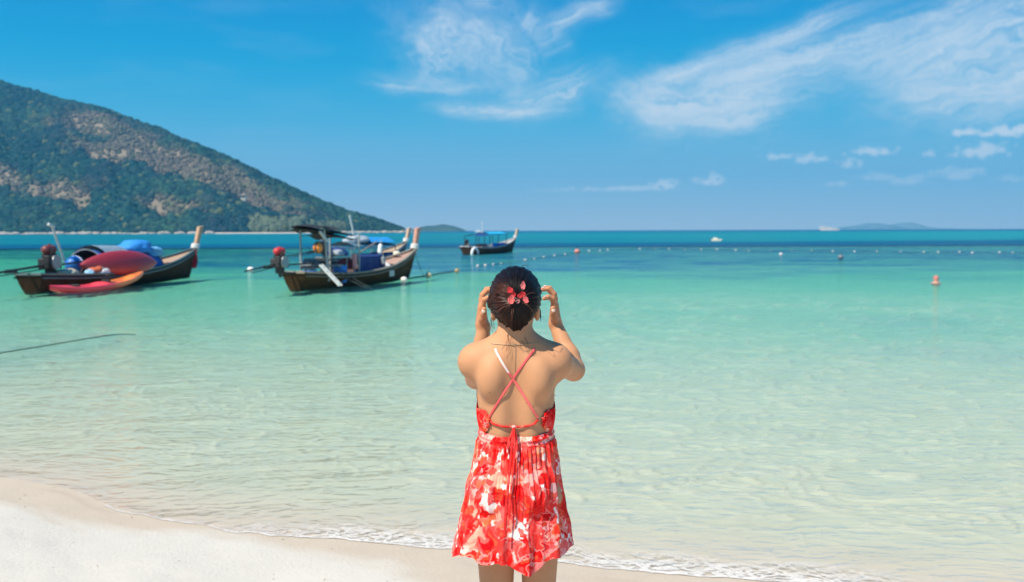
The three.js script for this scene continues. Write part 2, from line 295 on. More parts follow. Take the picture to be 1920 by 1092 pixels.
{
  const g = gridGeo(240, 90, (u, v) => {
    const px = mix(-700, 770, u), t = v * 1.4, p = hillPoint(px, t), k = scrub(px, t), n = fbm(p[0] * .03, p[2] * .03, 4, 221), n2 = noise2(p[0] * .12, p[2] * .12, 223);
    let c = [mix(.016, .20, k), mix(.040, .158, k), mix(.044, .115, k)].map((q) => q * (.7 + .6 * n) * (.85 + .3 * n2));  // woodland ground made bluer, distance haze put into the colour
    if (t < .012) c = [.42, .37, .30];
    return { p, uv: [p[0], p[2]], c };
  });
  structure(mesh('hill', g, std(0xffffff, 1, { vertexColors: true, specularIntensity: .1 })));
  // woodland on it: crowns of leaf clumps
  const R = rng(2024);
  function crown(seed) {
    const r = rng(seed), tri = [], up = V(0, 1, 0);
    for (let i = 0; i < 46; i++) {
      const th = r() * 6.283, cy = r() * 1.25 - .35, rad = Math.sqrt(Math.max(0, 1 - cy * cy)) * (.72 + .38 * r());
      const c = V(Math.cos(th) * rad, .55 + cy * .62 + (r() - .5) * .2, Math.sin(th) * rad), n = c.clone().sub(V(0, .3, 0)).normalize();
      const a = V(r() - .5, r() - .5, r() - .5).cross(n).normalize(), b = n.clone().cross(a), s = .28 + .26 * r();
      n.multiplyScalar(.18 * (r() - .2));
      const q = [0, 1.3, 2.5, 3.8, 5.1].map((w) => c.clone().addScaledVector(a, Math.cos(w) * s * (.7 + .5 * r())).addScaledVector(b, Math.sin(w) * s * (.7 + .5 * r())));
      const top = c.clone().add(n);
      for (let k = 0; k < 5; k++) for (const p of [top, q[k], q[(k + 1) % 5]]) tri.push(p.x, p.y, p.z);
    }
    const g2 = new THREE.BufferGeometry(); g2.setAttribute('position', new THREE.Float32BufferAttribute(tri, 3)); g2.computeVertexNormals(); return g2;
  }
  const spots = [[], [], []], M = new THREE.Matrix4(), Q = new THREE.Quaternion();
  for (let i = 0; i < 64000; i++) {
    const px = mix(-330, 757, Math.pow(R(), .8)), t = Math.pow(R(), 1.05) * 1.06 + .008, k = scrub(px, t);
    if (R() < Math.pow(k, 1.2) * .78) continue;
    const p = hillPoint(px, t); if (p[1] < .3) continue;
    const shoreGrove = t < .07 && px > 470 && px < 650, tip = clamp((766 - px) / 90, .35, 1);
    const s = (k > .4 ? 1.1 + 1.5 * R() : 2.2 + 2.6 * R() * R()) * tip * (1 - .3 * sstep(.8, 1, t)), hgt = s * (shoreGrove ? 1.7 : .85 + .5 * R());
    M.compose(V(p[0], p[1] - .15 * hgt, p[2]), Q.setFromAxisAngle(V(0, 1, 0), R() * 6.28), V(s, hgt, s));
    const n = fbm(p[0] * .02, p[2] * .02, 3, 231), v = R(), dry = k * .8 + (n > .58 ? .3 : 0);
    let c = lin(mix(.006, .036, v * v) + .115 * k * k + .03 * dry, mix(.030, .090, v * n * 1.6) + .080 * k * k, .046 + .014 * v + .048 * k * k);  // leaf colour holds extra blue for the haze of distance
    if (shoreGrove) c = lin(.10 + .03 * v, .125 + .03 * v, .09);
    if (v > .95) c = lin(.10, .12, .06);
    spots[i % 3].push([M.clone(), c]);
  }
  spots.forEach((list, q) => {
    const im = new THREE.InstancedMesh(crown(300 + q), std(0xffffff, .9, { specularIntensity: .2 }), list.length);
    list.forEach(([m, c], i) => { im.setMatrixAt(i, m); im.setColorAt(i, c); });
    im.name = numbered('woodland'); shadows(im); scene.add(im);
    tag(im, 'dense green woodland covering the slopes of the hill across the bay', 'woodland'); im.userData.kind = 'stuff';
  });
  // rocks and pale sand at its foot
  const strip = gridGeo(220, 3, (u, v) => {
    const px = mix(-300, 766, u), d = hillNear(px) - 14 + v * 24, sand = sstep(375, 400, px) * (px > 560 ? 1 : .8) + sstep(.55, .62, noise2(px * .035, 7, 241)) * .55;
    const y = v === 0 ? -.3 : (.1 + v * 1.5) * clamp(sand * 1.3 - .15, -.4, 1);
    return { p: [(px - 960) / F0 * d, y, -d], c: [.55, .48, .39] };
  });
  structure(mesh('shore_strip', strip, std(0xffffff, 1, { vertexColors: true })));
  const rocks = [], RR = rng(9);
  for (let i = 0; i < 150; i++) {
    const px = RR() < .75 ? mix(-250, 400, RR()) : mix(640, 768, RR()), d = hillNear(px) - 8 - 8 * RR(), s = 1 + 2.2 * RR();
    const g2 = new THREE.IcosahedronGeometry(s, 1), a = g2.attributes.position;
    for (let k = 0; k < a.count; k++) { const w = .75 + .5 * noise3(a.getX(k) * 1.1 / s + i, a.getY(k) * 1.1 / s, a.getZ(k) * 1.1 / s, 5); a.setXYZ(k, a.getX(k) * w * 1.4, a.getY(k) * w * .6, a.getZ(k) * w); }
    g2.computeVertexNormals(); g2.translate((px - 960) / F0 * d, .2, -d); rocks.push(g2);
  }
  const rk = mesh('shore_rocks', rocks, std([.36, .32, .28], .95)); tag(rk, 'pale rocks strewn along the waterline at the foot of the hill', 'rocks'); rk.userData.kind = 'stuff';
}
function island(name, prof, d, depth, seed, color) {
  const f = smoothTable(prof, 4), a = prof[0][0], b = prof[prof.length - 1][0];
  const g = gridGeo(70, 16, (u, v) => {
    const px = mix(a, b, u), w = Math.sin(Math.PI * v), top = Math.max(0, (432.5 - f(px)) / F0 * d), zz = d + (v - .5) * depth;
    const x = (px - 960) / F0 * d, k = fbm(x * .02, zz * .02, 4, seed);
    return { p: [x, top * w * (.86 + .28 * k * Math.sin(Math.PI * v)) - 2, -zz], c: color.map((q) => q * (.6 + .8 * k)) };
  });
  return structure(mesh(name, g, std(0xffffff, 1, { vertexColors: true, specularIntensity: .1 })));
}
island('island', [[740, 434], [770, 431], [785, 424], [800, 421], [815, 421], [832, 418], [848, 420], [862, 424], [874, 431], [884, 434]], 2600, 500, 251, [.06, .075, .045]);
island('island', [[1555, 432], [1590, 426], [1615, 423], [1632, 419], [1655, 422], [1672, 425], [1690, 419], [1703, 418], [1720, 425], [1745, 429], [1790, 431], [1860, 432]], 4600, 500, 261, [.15, .20, .23]);  // pale blue grey: haze of distance painted into the islet colour
// small pale house among the trees
{
  const p = hillPoint(462, .30), h = group('hillside_house', 'small pale house among the trees on the lower slope of the hill', 'house');
  h.position.set(p[0], p[1] + 1.5, p[2] + 6);
  mesh('wall', new RoundedBoxGeometry(4.4, 6.2, 4, 1, .05).translate(0, 3.1, 0), std([.62, .56, .46], .9), h);
  const roof = new THREE.ConeGeometry(4.1, 1.6, 4); roof.rotateY(Math.PI / 4); roof.translate(0, 7.0, 0); mesh('roof', roof, std([.30, .22, .17], .9), h);
  for (const [x, y] of [[-1, 1.6], [1, 1.6], [-1, 4.3], [1, 4.3]]) mesh('window', new THREE.BoxGeometry(.9, 1.2, .1).translate(x, y, 2.02), std([.08, .1, .12], .3), h);
}

// ------------------------------------------------------------------ wooden longtail boats
function box(x, y, z, sx, sy, sz, r = .02, rz = 0, ry = 0, rx = 0) { const g = new RoundedBoxGeometry(sx, sy, sz, 2, Math.min(r, sx / 2.1, sy / 2.1, sz / 2.1)); g.rotateX(rx); g.rotateZ(rz); g.rotateY(ry); g.translate(x, y, z); return g; }
function tube(pts, r, seg = 24, rad = 8, closed = false) { return new THREE.TubeGeometry(new THREE.CatmullRomCurve3(pts.map((p) => V(...p)), closed, 'centripetal'), seg, r, rad, closed); }
function bar(a, b, r0, r1 = r0, rad = 8) { const A = V(...a), B = V(...b), L = A.distanceTo(B), g = new THREE.CylinderGeometry(r1, r0, L, rad); g.applyQuaternion(new THREE.Quaternion().setFromUnitVectors(V(0, 1, 0), B.clone().sub(A).normalize())); const m = A.add(B).multiplyScalar(.5); g.translate(m.x, m.y, m.z); return g; }
const woodGrain = tex(256, (u, v) => { const g = fbm(u * 3, v * 40, 4, 301, 3, 40), s = noise2(u * 12, v * 90, 303, 12, 90); return .70 + .3 * g - .16 * (s > .8 ? 1 : 0); });
const stainTex = tex(512, (u, v) => { const a = fbm(u * 6, v * 9, 5, 311, 6, 9), b = fbm(u * 30, v * 6, 3, 313, 30, 6), plank = Math.abs(((v * 7) % 1) - .5) > .46 ? .6 : 1; return clamp((.55 + .55 * a) * (.75 + .35 * b)) * plank; });
const wood = (c, rough = .75) => std(c, rough, { map: woodGrain });
const tarpBump = tex(512, (u, v) => { const wx = fbm(u * 3, v * 3, 3, 321, 3, 3); return 1 - Math.abs(2 * fbm(u * 5 + wx, v * 5 - wx, 4, 323, 5, 5) - 1); });
const cloth = (c, s = .05) => std(c, .75, { bumpMap: tarpBump, bumpScale: s });
const M = {
  dark: std([.02, .02, .022], .6), steel: std([.30, .31, .32], .4, { metalness: .6 }), rope: std([.42, .38, .30], .9), pale: std([.66, .64, .60], .7), white: std([.78, .77, .74], .6),
  red: std([.55, .03, .03], .45), blue: cloth([.012, .16, .55]), navy: cloth([.008, .035, .17]), black: cloth([.012, .013, .016]), orange: std([.75, .25, .05], .6), greycloth: cloth([.28, .32, .36]),
};
// sections of a hull of length L: fraction t along it, half beam, sheer height
function hullShape(o) {
  const b = smoothTable([[0, .50], [.12, .72], [.3, .97], [.5, 1], [.65, .9], [.8, .62], [.92, .27], [1, .035]], .05), y = smoothTable([[0, .56], [.1, .48], [.3, .42], [.5, .46], [.68, .58], [.82, .78], [.93, 1.02], [1, 1.22]], .05);
  const xs = (t, h) => t * o.L + sstep(.6, 1, t) * .55 * Math.max(0, h + .1) - sstep(.12, 0, t) * .22 * Math.max(0, h);
  return { b: (t) => b(t) * o.B, y: (t) => y(t) * (o.sheer ?? 1), x: xs };
}
function hullSurface(o, inset, floor, n = 60, m = 16) {     // from one gunwale down, under and up the other
  const s = hullShape(o);
  return gridGeo(n, m, (t, v) => {
    const side = v * 2 - 1, a = Math.abs(side), top = s.y(t), bb = Math.max(.012, s.b(t) - inset), bot = floor ?? mix(-.13, -.06, sstep(.75, 1, t));
    const k = Math.pow(a, .8), y = mix(Math.min(bot, top - .05), top, Math.pow(a, 1.7)), z = Math.sign(side) * bb * (a < .001 ? 0 : mix(Math.pow(a, .45), 1, .15) * mix(.72, 1, k));
    return { p: [s.x(t, y) - inset * .8 * sstep(.8, 1, t) + inset * sstep(.2, 0, t), y, z], uv: [t * o.L / 4, Math.sign(side) * a * 1.2] };
  });
}
function endCap(o, t, floor) { const s = hullShape(o), pts = []; for (let k = 0; k <= 16; k++) { const side = k / 8 - 1, a = Math.abs(side), y = mix(floor, s.y(t), Math.pow(a, 1.7)); pts.push(V(s.x(t, y) - .002, y, Math.sign(side) * s.b(t) * (a < .001 ? 0 : mix(Math.pow(a, .45), 1, .15) * mix(.72, 1, Math.pow(a, .8))))); }
  const pos = []; const top = V(s.x(t, s.y(t)) - .002, s.y(t) - .03, 0); for (let k = 0; k < 16; k++) for (const p of [top, pts[k], pts[k + 1]]) pos.push(p.x, p.y, p.z); const g = new THREE.BufferGeometry(); g.setAttribute('position', new THREE.Float32BufferAttribute(pos, 3)); g.computeVertexNormals(); return g; }
function rail(o, side, w, h, out, dy, t0 = 0, t1 = 1) {
  const s = hullShape(o);
  return gridGeo(60, 4, (u, v, i, j) => { const t = mix(t0, t1, u), c = [[-1, -1], [1, -1], [1, 1], [-1, 1], [-1, -1]][j], y = s.y(t) + dy + c[1] * h / 2; return { p: [s.x(t, s.y(t)), y, side * (s.b(t) + out + c[0] * w / 2)], uv: [t * 4, v * .2] }; });
}
function longtail(o) {
  const g = group('longtail_boat', o.label, 'longtail boat');
  const dx = o.bow[0] - o.stern[0], dz = o.bow[1] - o.stern[1]; o.L = Math.hypot(dx, dz);
  g.position.set(o.stern[0], 0, o.stern[1]); g.rotation.y = Math.atan2(-dz, dx); g.updateMatrixWorld();
  const s = hullShape(o), L = o.L;
  const hull = mesh('hull', [hullSurface(o, 0), endCap(o, 0, -.13)], std(o.hull, .8, { map: stainTex, specularIntensity: .25 }), g);
  mesh('lining', hullSurface(o, .05, .06), wood(o.inside), g);
  for (const q of [-1, 1]) { mesh('gunwale', rail(o, q, .09, .07, .01, .02), wood(o.rail, .6), g); mesh('rubbing_strake', rail(o, q, .04, .06, .03, -.10, .0, .97), wood(o.strake ?? o.rail, .6), g); }
  mesh('transom_rail', box(s.x(0, s.y(0)), s.y(0) + .02, 0, .08, .09, 2 * s.b(0) + .05), wood(o.rail), g);
  for (const t of [.2, .36, .52, .66]) mesh('thwart', box(t * L, s.y(t) - .12, 0, .22, .04, 2 * s.b(t) - .12), wood(o.deck), g);
  for (let k = 1; k < 16; k++) for (const q of [-1, 1]) { if (k % 2) continue; const t = k / 17; mesh('rib', tube([[t * L, .1, q * s.b(t) * .55], [t * L, s.y(t) * .6, q * (s.b(t) * .9 - .05)], [t * L, s.y(t) - .03, q * (s.b(t) - .07)]], .022, 6, 5), wood(o.inside), g); }
  // foredeck of boards, narrowing to the stem
  for (let k = 0; k < 5; k++) {
    const f0 = -1 + k * .4 + .012, f1 = -1 + (k + 1) * .4 - .012;
    const d = gridGeo(20, 1, (u, v) => { const t = mix(.77, .985, u), h = s.y(t) - .04; return { p: [s.x(t, h), h - .03 * sstep(.2, 0, u), mix(f0, f1, v) * (s.b(t) - .05)], uv: [t * 3, mix(f0, f1, v)] }; });
    mesh('foredeck_board', d, wood(o.deck), g);
  }
  // prow board and its cloth band
  const py = s.y(1), px = s.x(1, py), ph = o.prow - py, lean = o.lean ?? .42;
  const prow = gridGeo(8, 12, (u, v) => {
    const a = u * Math.PI * 2, w = mix(.11, .18, v), th = mix(.065, .085, v), c = Math.cos(a), si = Math.sin(a), q = (n) => Math.sign(n) * Math.pow(Math.abs(n), .4);
    return { p: [px - .12 + lean * ph * Math.pow(v, 1.15) + q(c) * w * .9, py - .25 + (ph + .25) * v, q(si) * th * 1.15], uv: [u, v * 2] };
  });
  const cap = box(px - .12 + lean * ph, o.prow, 0, .32, .03, .18, .01, .1);
  mesh('prow', [prow, cap], wood(o.prowColor, .6), g);
  const bx = px - .12 + lean * ph * .10;
  mesh('prow_cloth', [0, 1, 2].map((k) => { const t = new THREE.TorusGeometry(.135, .045, 8, 20); t.rotateX(Math.PI / 2); t.scale(1.15, 1.1, .95); t.rotateZ(-.12); t.translate(bx + k * .025, py + .05 + k * .065, 0); return t; }), cloth([.72, .70, .66], .02), g);
  return { g, s, L, P: (x, y, z) => g.localToWorld(V(x, y, z)) };
}
function engine(boat, o) {                                   // motor on a post at the stern with its long shaft
  const e = new THREE.Group(); e.name = 'engine'; boat.g.add(e); e.position.set(o.x, o.y, 0); e.rotation.z = o.tilt ?? .04; e.scale.setScalar(o.scale ?? 1);
  mesh('engine_block', [box(0, .12, 0, .55, .30, .34, .04), box(.05, .32, -.02, .36, .16, .26, .04), box(-.2, .24, .1, .16, .22, .2, .03), bar([-.1, .3, .14], [-.1, .52, .2], .035), box(.3, .1, 0, .1, .26, .3, .02)], o.block ?? M.dark, e);
  mesh('fuel_tank', [new THREE.CapsuleGeometry(.13, .26, 6, 14).rotateZ(Math.PI / 2).translate(.02, .50, 0), bar([.05, .62, 0], [.05, .67, 0], .035)], o.tank, e);
  mesh('flywheel', new THREE.CylinderGeometry(.2, .2, .06, 20).rotateX(Math.PI / 2).translate(0, .16, .22), M.steel, e);
  mesh('drive_shaft', [bar([-.2, .08, 0], [-o.shaft, -.12, 0], .035, .025), bar([-.2, -.02, 0], [-o.shaft * .8, -.16, 0], .015), box(-o.shaft * .35, -.0, 0, .5, .1, .05, .02)], M.dark, e);
  mesh('tiller', [bar([.25, .05, 0], [o.tiller, .10, .05], .028), box(o.tiller, .10, .05, .2, .07, .07)], M.dark, e);
  mesh('engine_post', [bar([.05, -.0, 0], [.05, -.35, 0], .05), box(.05, -.12, 0, .2, .2, .25, .02), bar([.05, -.2, .1], [Math.max(.4, .35 - o.x), -.28, .1], .04), bar([.05, -.2, -.1], [Math.max(.4, .35 - o.x), -.28, -.1], .04)], M.dark, e);
}
function kayak(name, label, L, Wd, Ht, colorAt, parentless = true) {
  const k = group(name, label, 'kayak');
  const prof = (t) => Math.pow(Math.sin(Math.PI * clamp(t, .004, .996)), .62);
  const hull = gridGeo(48, 24, (t, v) => {
    const a = v * Math.PI * 2, w = prof(t) * Wd / 2, rock = Math.pow(Math.abs(t * 2 - 1), 2.6) * Ht * .55, c = Math.cos(a), si = Math.sin(a);
    let y = si * Ht / 2 * (si > 0 ? .75 : 1) * (.35 + .65 * prof(t)) + rock;
    const well = Math.max(sstep(.17, .12, Math.abs(t - .34)), sstep(.17, .12, Math.abs(t - .68))) * sstep(.62, .85, si);
    y -= well * Ht * .42;
    return { p: [(t - .5) * L, y, c * w], uv: [t * 4, v], c: colorAt(t) };
  });
  mesh('hull', hull, std(0xffffff, .35, { vertexColors: true, clearcoat: .3, clearcoatRoughness: .4 }), k);
  for (const t of [.28, .6]) mesh('seat', [box((t - .5) * L, Ht * .12, 0, .36, .06, .36, .03), box((t - .5) * L - .17, Ht * .2, 0, .06, .2, .34, .03, .15)], std([.03, .03, .03], .8), k);
  for (const q of [-1, 1]) mesh('handle', tube([[q * L * .46, Ht * .55, -.04], [q * L * .48, Ht * .72, 0], [q * L * .46, Ht * .55, .04]], .012, 8, 6), M.dark, k);
  return k;
}
function crumple(name, label, cat, c, [sx, sy, sz], seed, mat) {   // bundled cloth
  const g = new THREE.IcosahedronGeometry(1, 5), m = mergeVertices((g.deleteAttribute('uv'), g.deleteAttribute('normal'), g)), a = m.attributes.position;
  for (let i = 0; i < a.count; i++) { const x = a.getX(i), y = a.getY(i), z = a.getZ(i), n = noise3(x * 1.6 + seed, y * 1.6, z * 1.6, seed), r = 1 - Math.abs(2 * noise3(x * 2.6 + seed, y * 2.6 + n * 2, z * 2.6, seed + 5) - 1), w = .66 + .40 * n + .34 * r; a.setXYZ(i, x * w * sx, Math.max(-.5, y * w) * sy, z * w * sz); }
  m.computeVertexNormals();
  const o = tag(mesh(name, m, mat), label, cat); o.position.copy(c); return o;
}
function barrel(label, pos, r, h, mat, lay = 0, grp, rotY = 0) {
  const b = group('plastic_barrel', label, 'barrel', grp); b.position.copy(pos); b.rotation.set(0, rotY, lay);
  const pts = [[0, 0], [r * .9, 0], [r, h * .06], [r * .97, h * .3], [r, h * .33], [r * .97, h * .36], [r * .97, h * .64], [r, h * .67], [r * .97, h * .7], [r, h * .94], [r * .88, h], [0, h]].map((p) => new THREE.Vector2(...p));
  mesh('drum', new THREE.LatheGeometry(pts, 24), mat, b); mesh('lid', new THREE.CylinderGeometry(r * .8, r * .85, .05, 24).translate(0, h + .015, 0), M.dark, b);
  return b;
}
function hang(obj, boat, x, y, z, ry = 0, rz = 0, rx = 0) { obj.position.copy(boat.P(x, y, z)); obj.rotation.order = 'YXZ'; obj.rotation.set(rx, boat.g.rotation.y + ry, rz); return obj; }
function buoyBall(label, p, r, color, grp, cat = 'buoy') {
  const b = group('mooring_buoy', label, cat, grp); b.position.set(...p);
  mesh('float', new THREE.SphereGeometry(r, 18, 14).scale(1, .92, 1).translate(0, r * .3, 0), std(color, .5), b); mesh('eye', [new THREE.TorusGeometry(r * .22, r * .07, 6, 12).translate(0, r * 1.3, 0), new THREE.CylinderGeometry(r * .3, r * .4, r * .2, 12).translate(0, r * 1.15, 0)], M.dark, b); return b;
}

// ---- boat with the kayaks, at the left
{
  const A = longtail({ label: 'dark wooden longtail boat with a blue canopy, leftmost of the four boats', stern: [-15.82, -32.95], bow: [-14.0, -43.4], B: .92, sheer: 1, prow: 2.16, lean: .6, hull: [.055, .030, .014], inside: [.20, .13, .09], rail: [.10, .16, .17], deck: [.50, .33, .22], prowColor: [.55, .33, .20] });
  const { g, L } = A;
  engine(A, { scale: 1.22, x: 1.0, y: .74, shaft: 4.6, tiller: 1.5, tank: std([.16, .03, .03], .5), tilt: .02, block: std([.014, .014, .016], .6) });
  // barrel canopy amidships: hoops and cloth, dark inside
  const cx0 = 3.1, cx1 = 7.3, R = .78;
  const arch = (x0, x1, r, a0, a1) => gridGeo(16, 18, (u, v) => { const a = mix(a0, a1, v), x = mix(x0, x1, u) + (fbm(u * 4, v * 5, 3, 331) - .5) * .12, rr = r * (1 + .025 * Math.sin(u * 22)) * (1 - .12 * u); return { p: [x, .42 + Math.sin(a) * rr * 1.12, Math.cos(a) * rr], uv: [u * 3, v * 2] }; });
  mesh('canopy', arch(cx0, cx1, R, .08, Math.PI - .08), cloth([.016, .10, .36], .04), g);
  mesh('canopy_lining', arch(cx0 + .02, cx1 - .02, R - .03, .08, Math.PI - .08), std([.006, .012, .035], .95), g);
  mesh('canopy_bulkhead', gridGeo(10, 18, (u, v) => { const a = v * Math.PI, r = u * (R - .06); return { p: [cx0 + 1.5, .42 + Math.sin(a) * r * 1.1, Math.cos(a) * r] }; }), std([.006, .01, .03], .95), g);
  for (const x of [cx0, cx0 + 1.4, cx0 + 2.8, cx1]) mesh('hoop', tube(Array.from({ length: 13 }, (_, k) => { const a = .05 + (Math.PI - .1) * k / 12; const r = (R + .02) * (1 - .12 * (x - cx0) / (cx1 - cx0)); return [x, .42 + Math.sin(a) * r * 1.12, Math.cos(a) * r]; }), .022, 24, 6), M.greycloth, g);
  mesh('mast', [bar([2.75, .5, -.45], [1.95, 2.15, -.5], .045, .04), box(1.9, 2.17, -.5, .34, .1, .1, .03, -.3)], std([.5, .54, .55], .5), g);
  const t1 = tag(mesh('folded_tarp', gridGeo(20, 14, (u, v) => { const a = mix(.55, 2.5, v), x = mix(3.35, 5.0, u), rr = .92 * (1 - .05 * u) + .03 * fbm(u * 8, v * 8, 3, 337); return { p: [x, .42 + Math.sin(a) * rr * 1.13, Math.cos(a) * rr], uv: [u * 2, v * 2] }; }), cloth([.20, .29, .36], .04)), 'grey blue tarp spread over the stern end of the canopy on the leftmost boat', 'tarp'); hang(t1, A, 0, 0, 0);
  crumple('crumpled_tarp', 'bright blue crumpled tarp heaped on top of the canopy of the leftmost boat', 'tarp', A.P(6.2, 1.30, .1), [.7, .30, .5], 3, cloth([.02, .23, .62], .06)).rotation.y = g.rotation.y;
  crumple('tarp_bundle', 'pale blue tarp edge drooping beside the crumpled tarp on the leftmost boat', 'tarp', A.P(7.2, 1.10, .15), [.42, .24, .45], 8, cloth([.12, .36, .60], .06)).rotation.y = g.rotation.y;
  const bl = group('water_barrel', 'round blue plastic barrel at the open end of the canopy on the leftmost boat', 'barrel'); bl.position.copy(A.P(2.75, .78, -.2)); bl.scale.setScalar(.62); bl.rotation.y = g.rotation.y;
  mesh('drum', new THREE.SphereGeometry(.55, 24, 18).scale(1.15, .95, .9), std([.01, .15, .50], .5), bl); mesh('strap', [new THREE.TorusGeometry(.53, .03, 6, 30).scale(1, .95, 1).rotateY(Math.PI / 2), box(.1, .06, .5, .42, .05, .05), box(.1, -.06, .51, .3, .05, .05)], M.white, bl);
  const ky = kayak('stowed_kayak', 'dark red kayak lying on its side against the canopy of the leftmost boat', 3.3, .92, .42, (t) => [mix(.30, .36, t), .022, .035]); hang(ky, A, 3.9, .82, .98); ky.rotation.set(-Math.PI / 2 - .22, 0, 0); { const q = new THREE.Quaternion().setFromAxisAngle(V(0, 1, 0), g.rotation.y - .36); ky.quaternion.premultiply(q); }
  const ok = kayak('orange_kayak', 'red and orange kayak floating beside the hull of the leftmost boat', 5.4, .82, .42, (t) => { const k = sstep(.48, .68, t); return [mix(.76, .80, k), mix(.04, .20, k), mix(.055, .04, k)]; }); hang(ok, A, 1.7, .10, 1.42, -.02, .045);
  crumple('life_jackets', 'heap of orange life jackets by the mouth of the canopy on the leftmost boat', 'life jackets', A.P(2.95, .58, .5), [.36, .24, .24], 12, std([.62, .13, .06], .8)).rotation.y = g.rotation.y;
  crumple('white_sack', 'white sack among the orange life jackets on the leftmost boat', 'sack', A.P(3.1, .5, .72), [.28, .2, .16], 14, cloth([.66, .68, .70], .03)).rotation.y = g.rotation.y;
  crumple('blue_sack', 'pale blue sack at the left of the orange life jackets on the leftmost boat', 'sack', A.P(2.35, .48, .62), [.18, .14, .14], 15, cloth([.30, .52, .68], .03)).rotation.y = g.rotation.y;
  crumple('rope_pile', 'pile of pale rope and net at the stern of the leftmost boat', 'rope', A.P(1.65, .48, .2), [.45, .18, .3], 16, M.rope).rotation.y = g.rotation.y;
  const s1 = tag(mesh('prow_sash', gridGeo(6, 10, (u, v) => ({ p: [L + .16 + .1 * Math.sin(v * 5) + .04 * u, 1.18 - v * .82, .24 + (u - .5) * mix(.08, .2, v) + .03 * Math.sin(v * 7 + u * 3)], uv: [u, v] })), cloth([.62, .02, .03], .02)), 'red cloth sash hanging from the prow of the leftmost boat', 'sash'); hang(s1, A, 0, 0, 0);
  mesh('cargo_board', [box(8.6, .66, .1, .9, .05, .9, .02, .08), box(8.2, .72, -.2, .3, .25, .3)], wood([.12, .07, .05]), g);
}
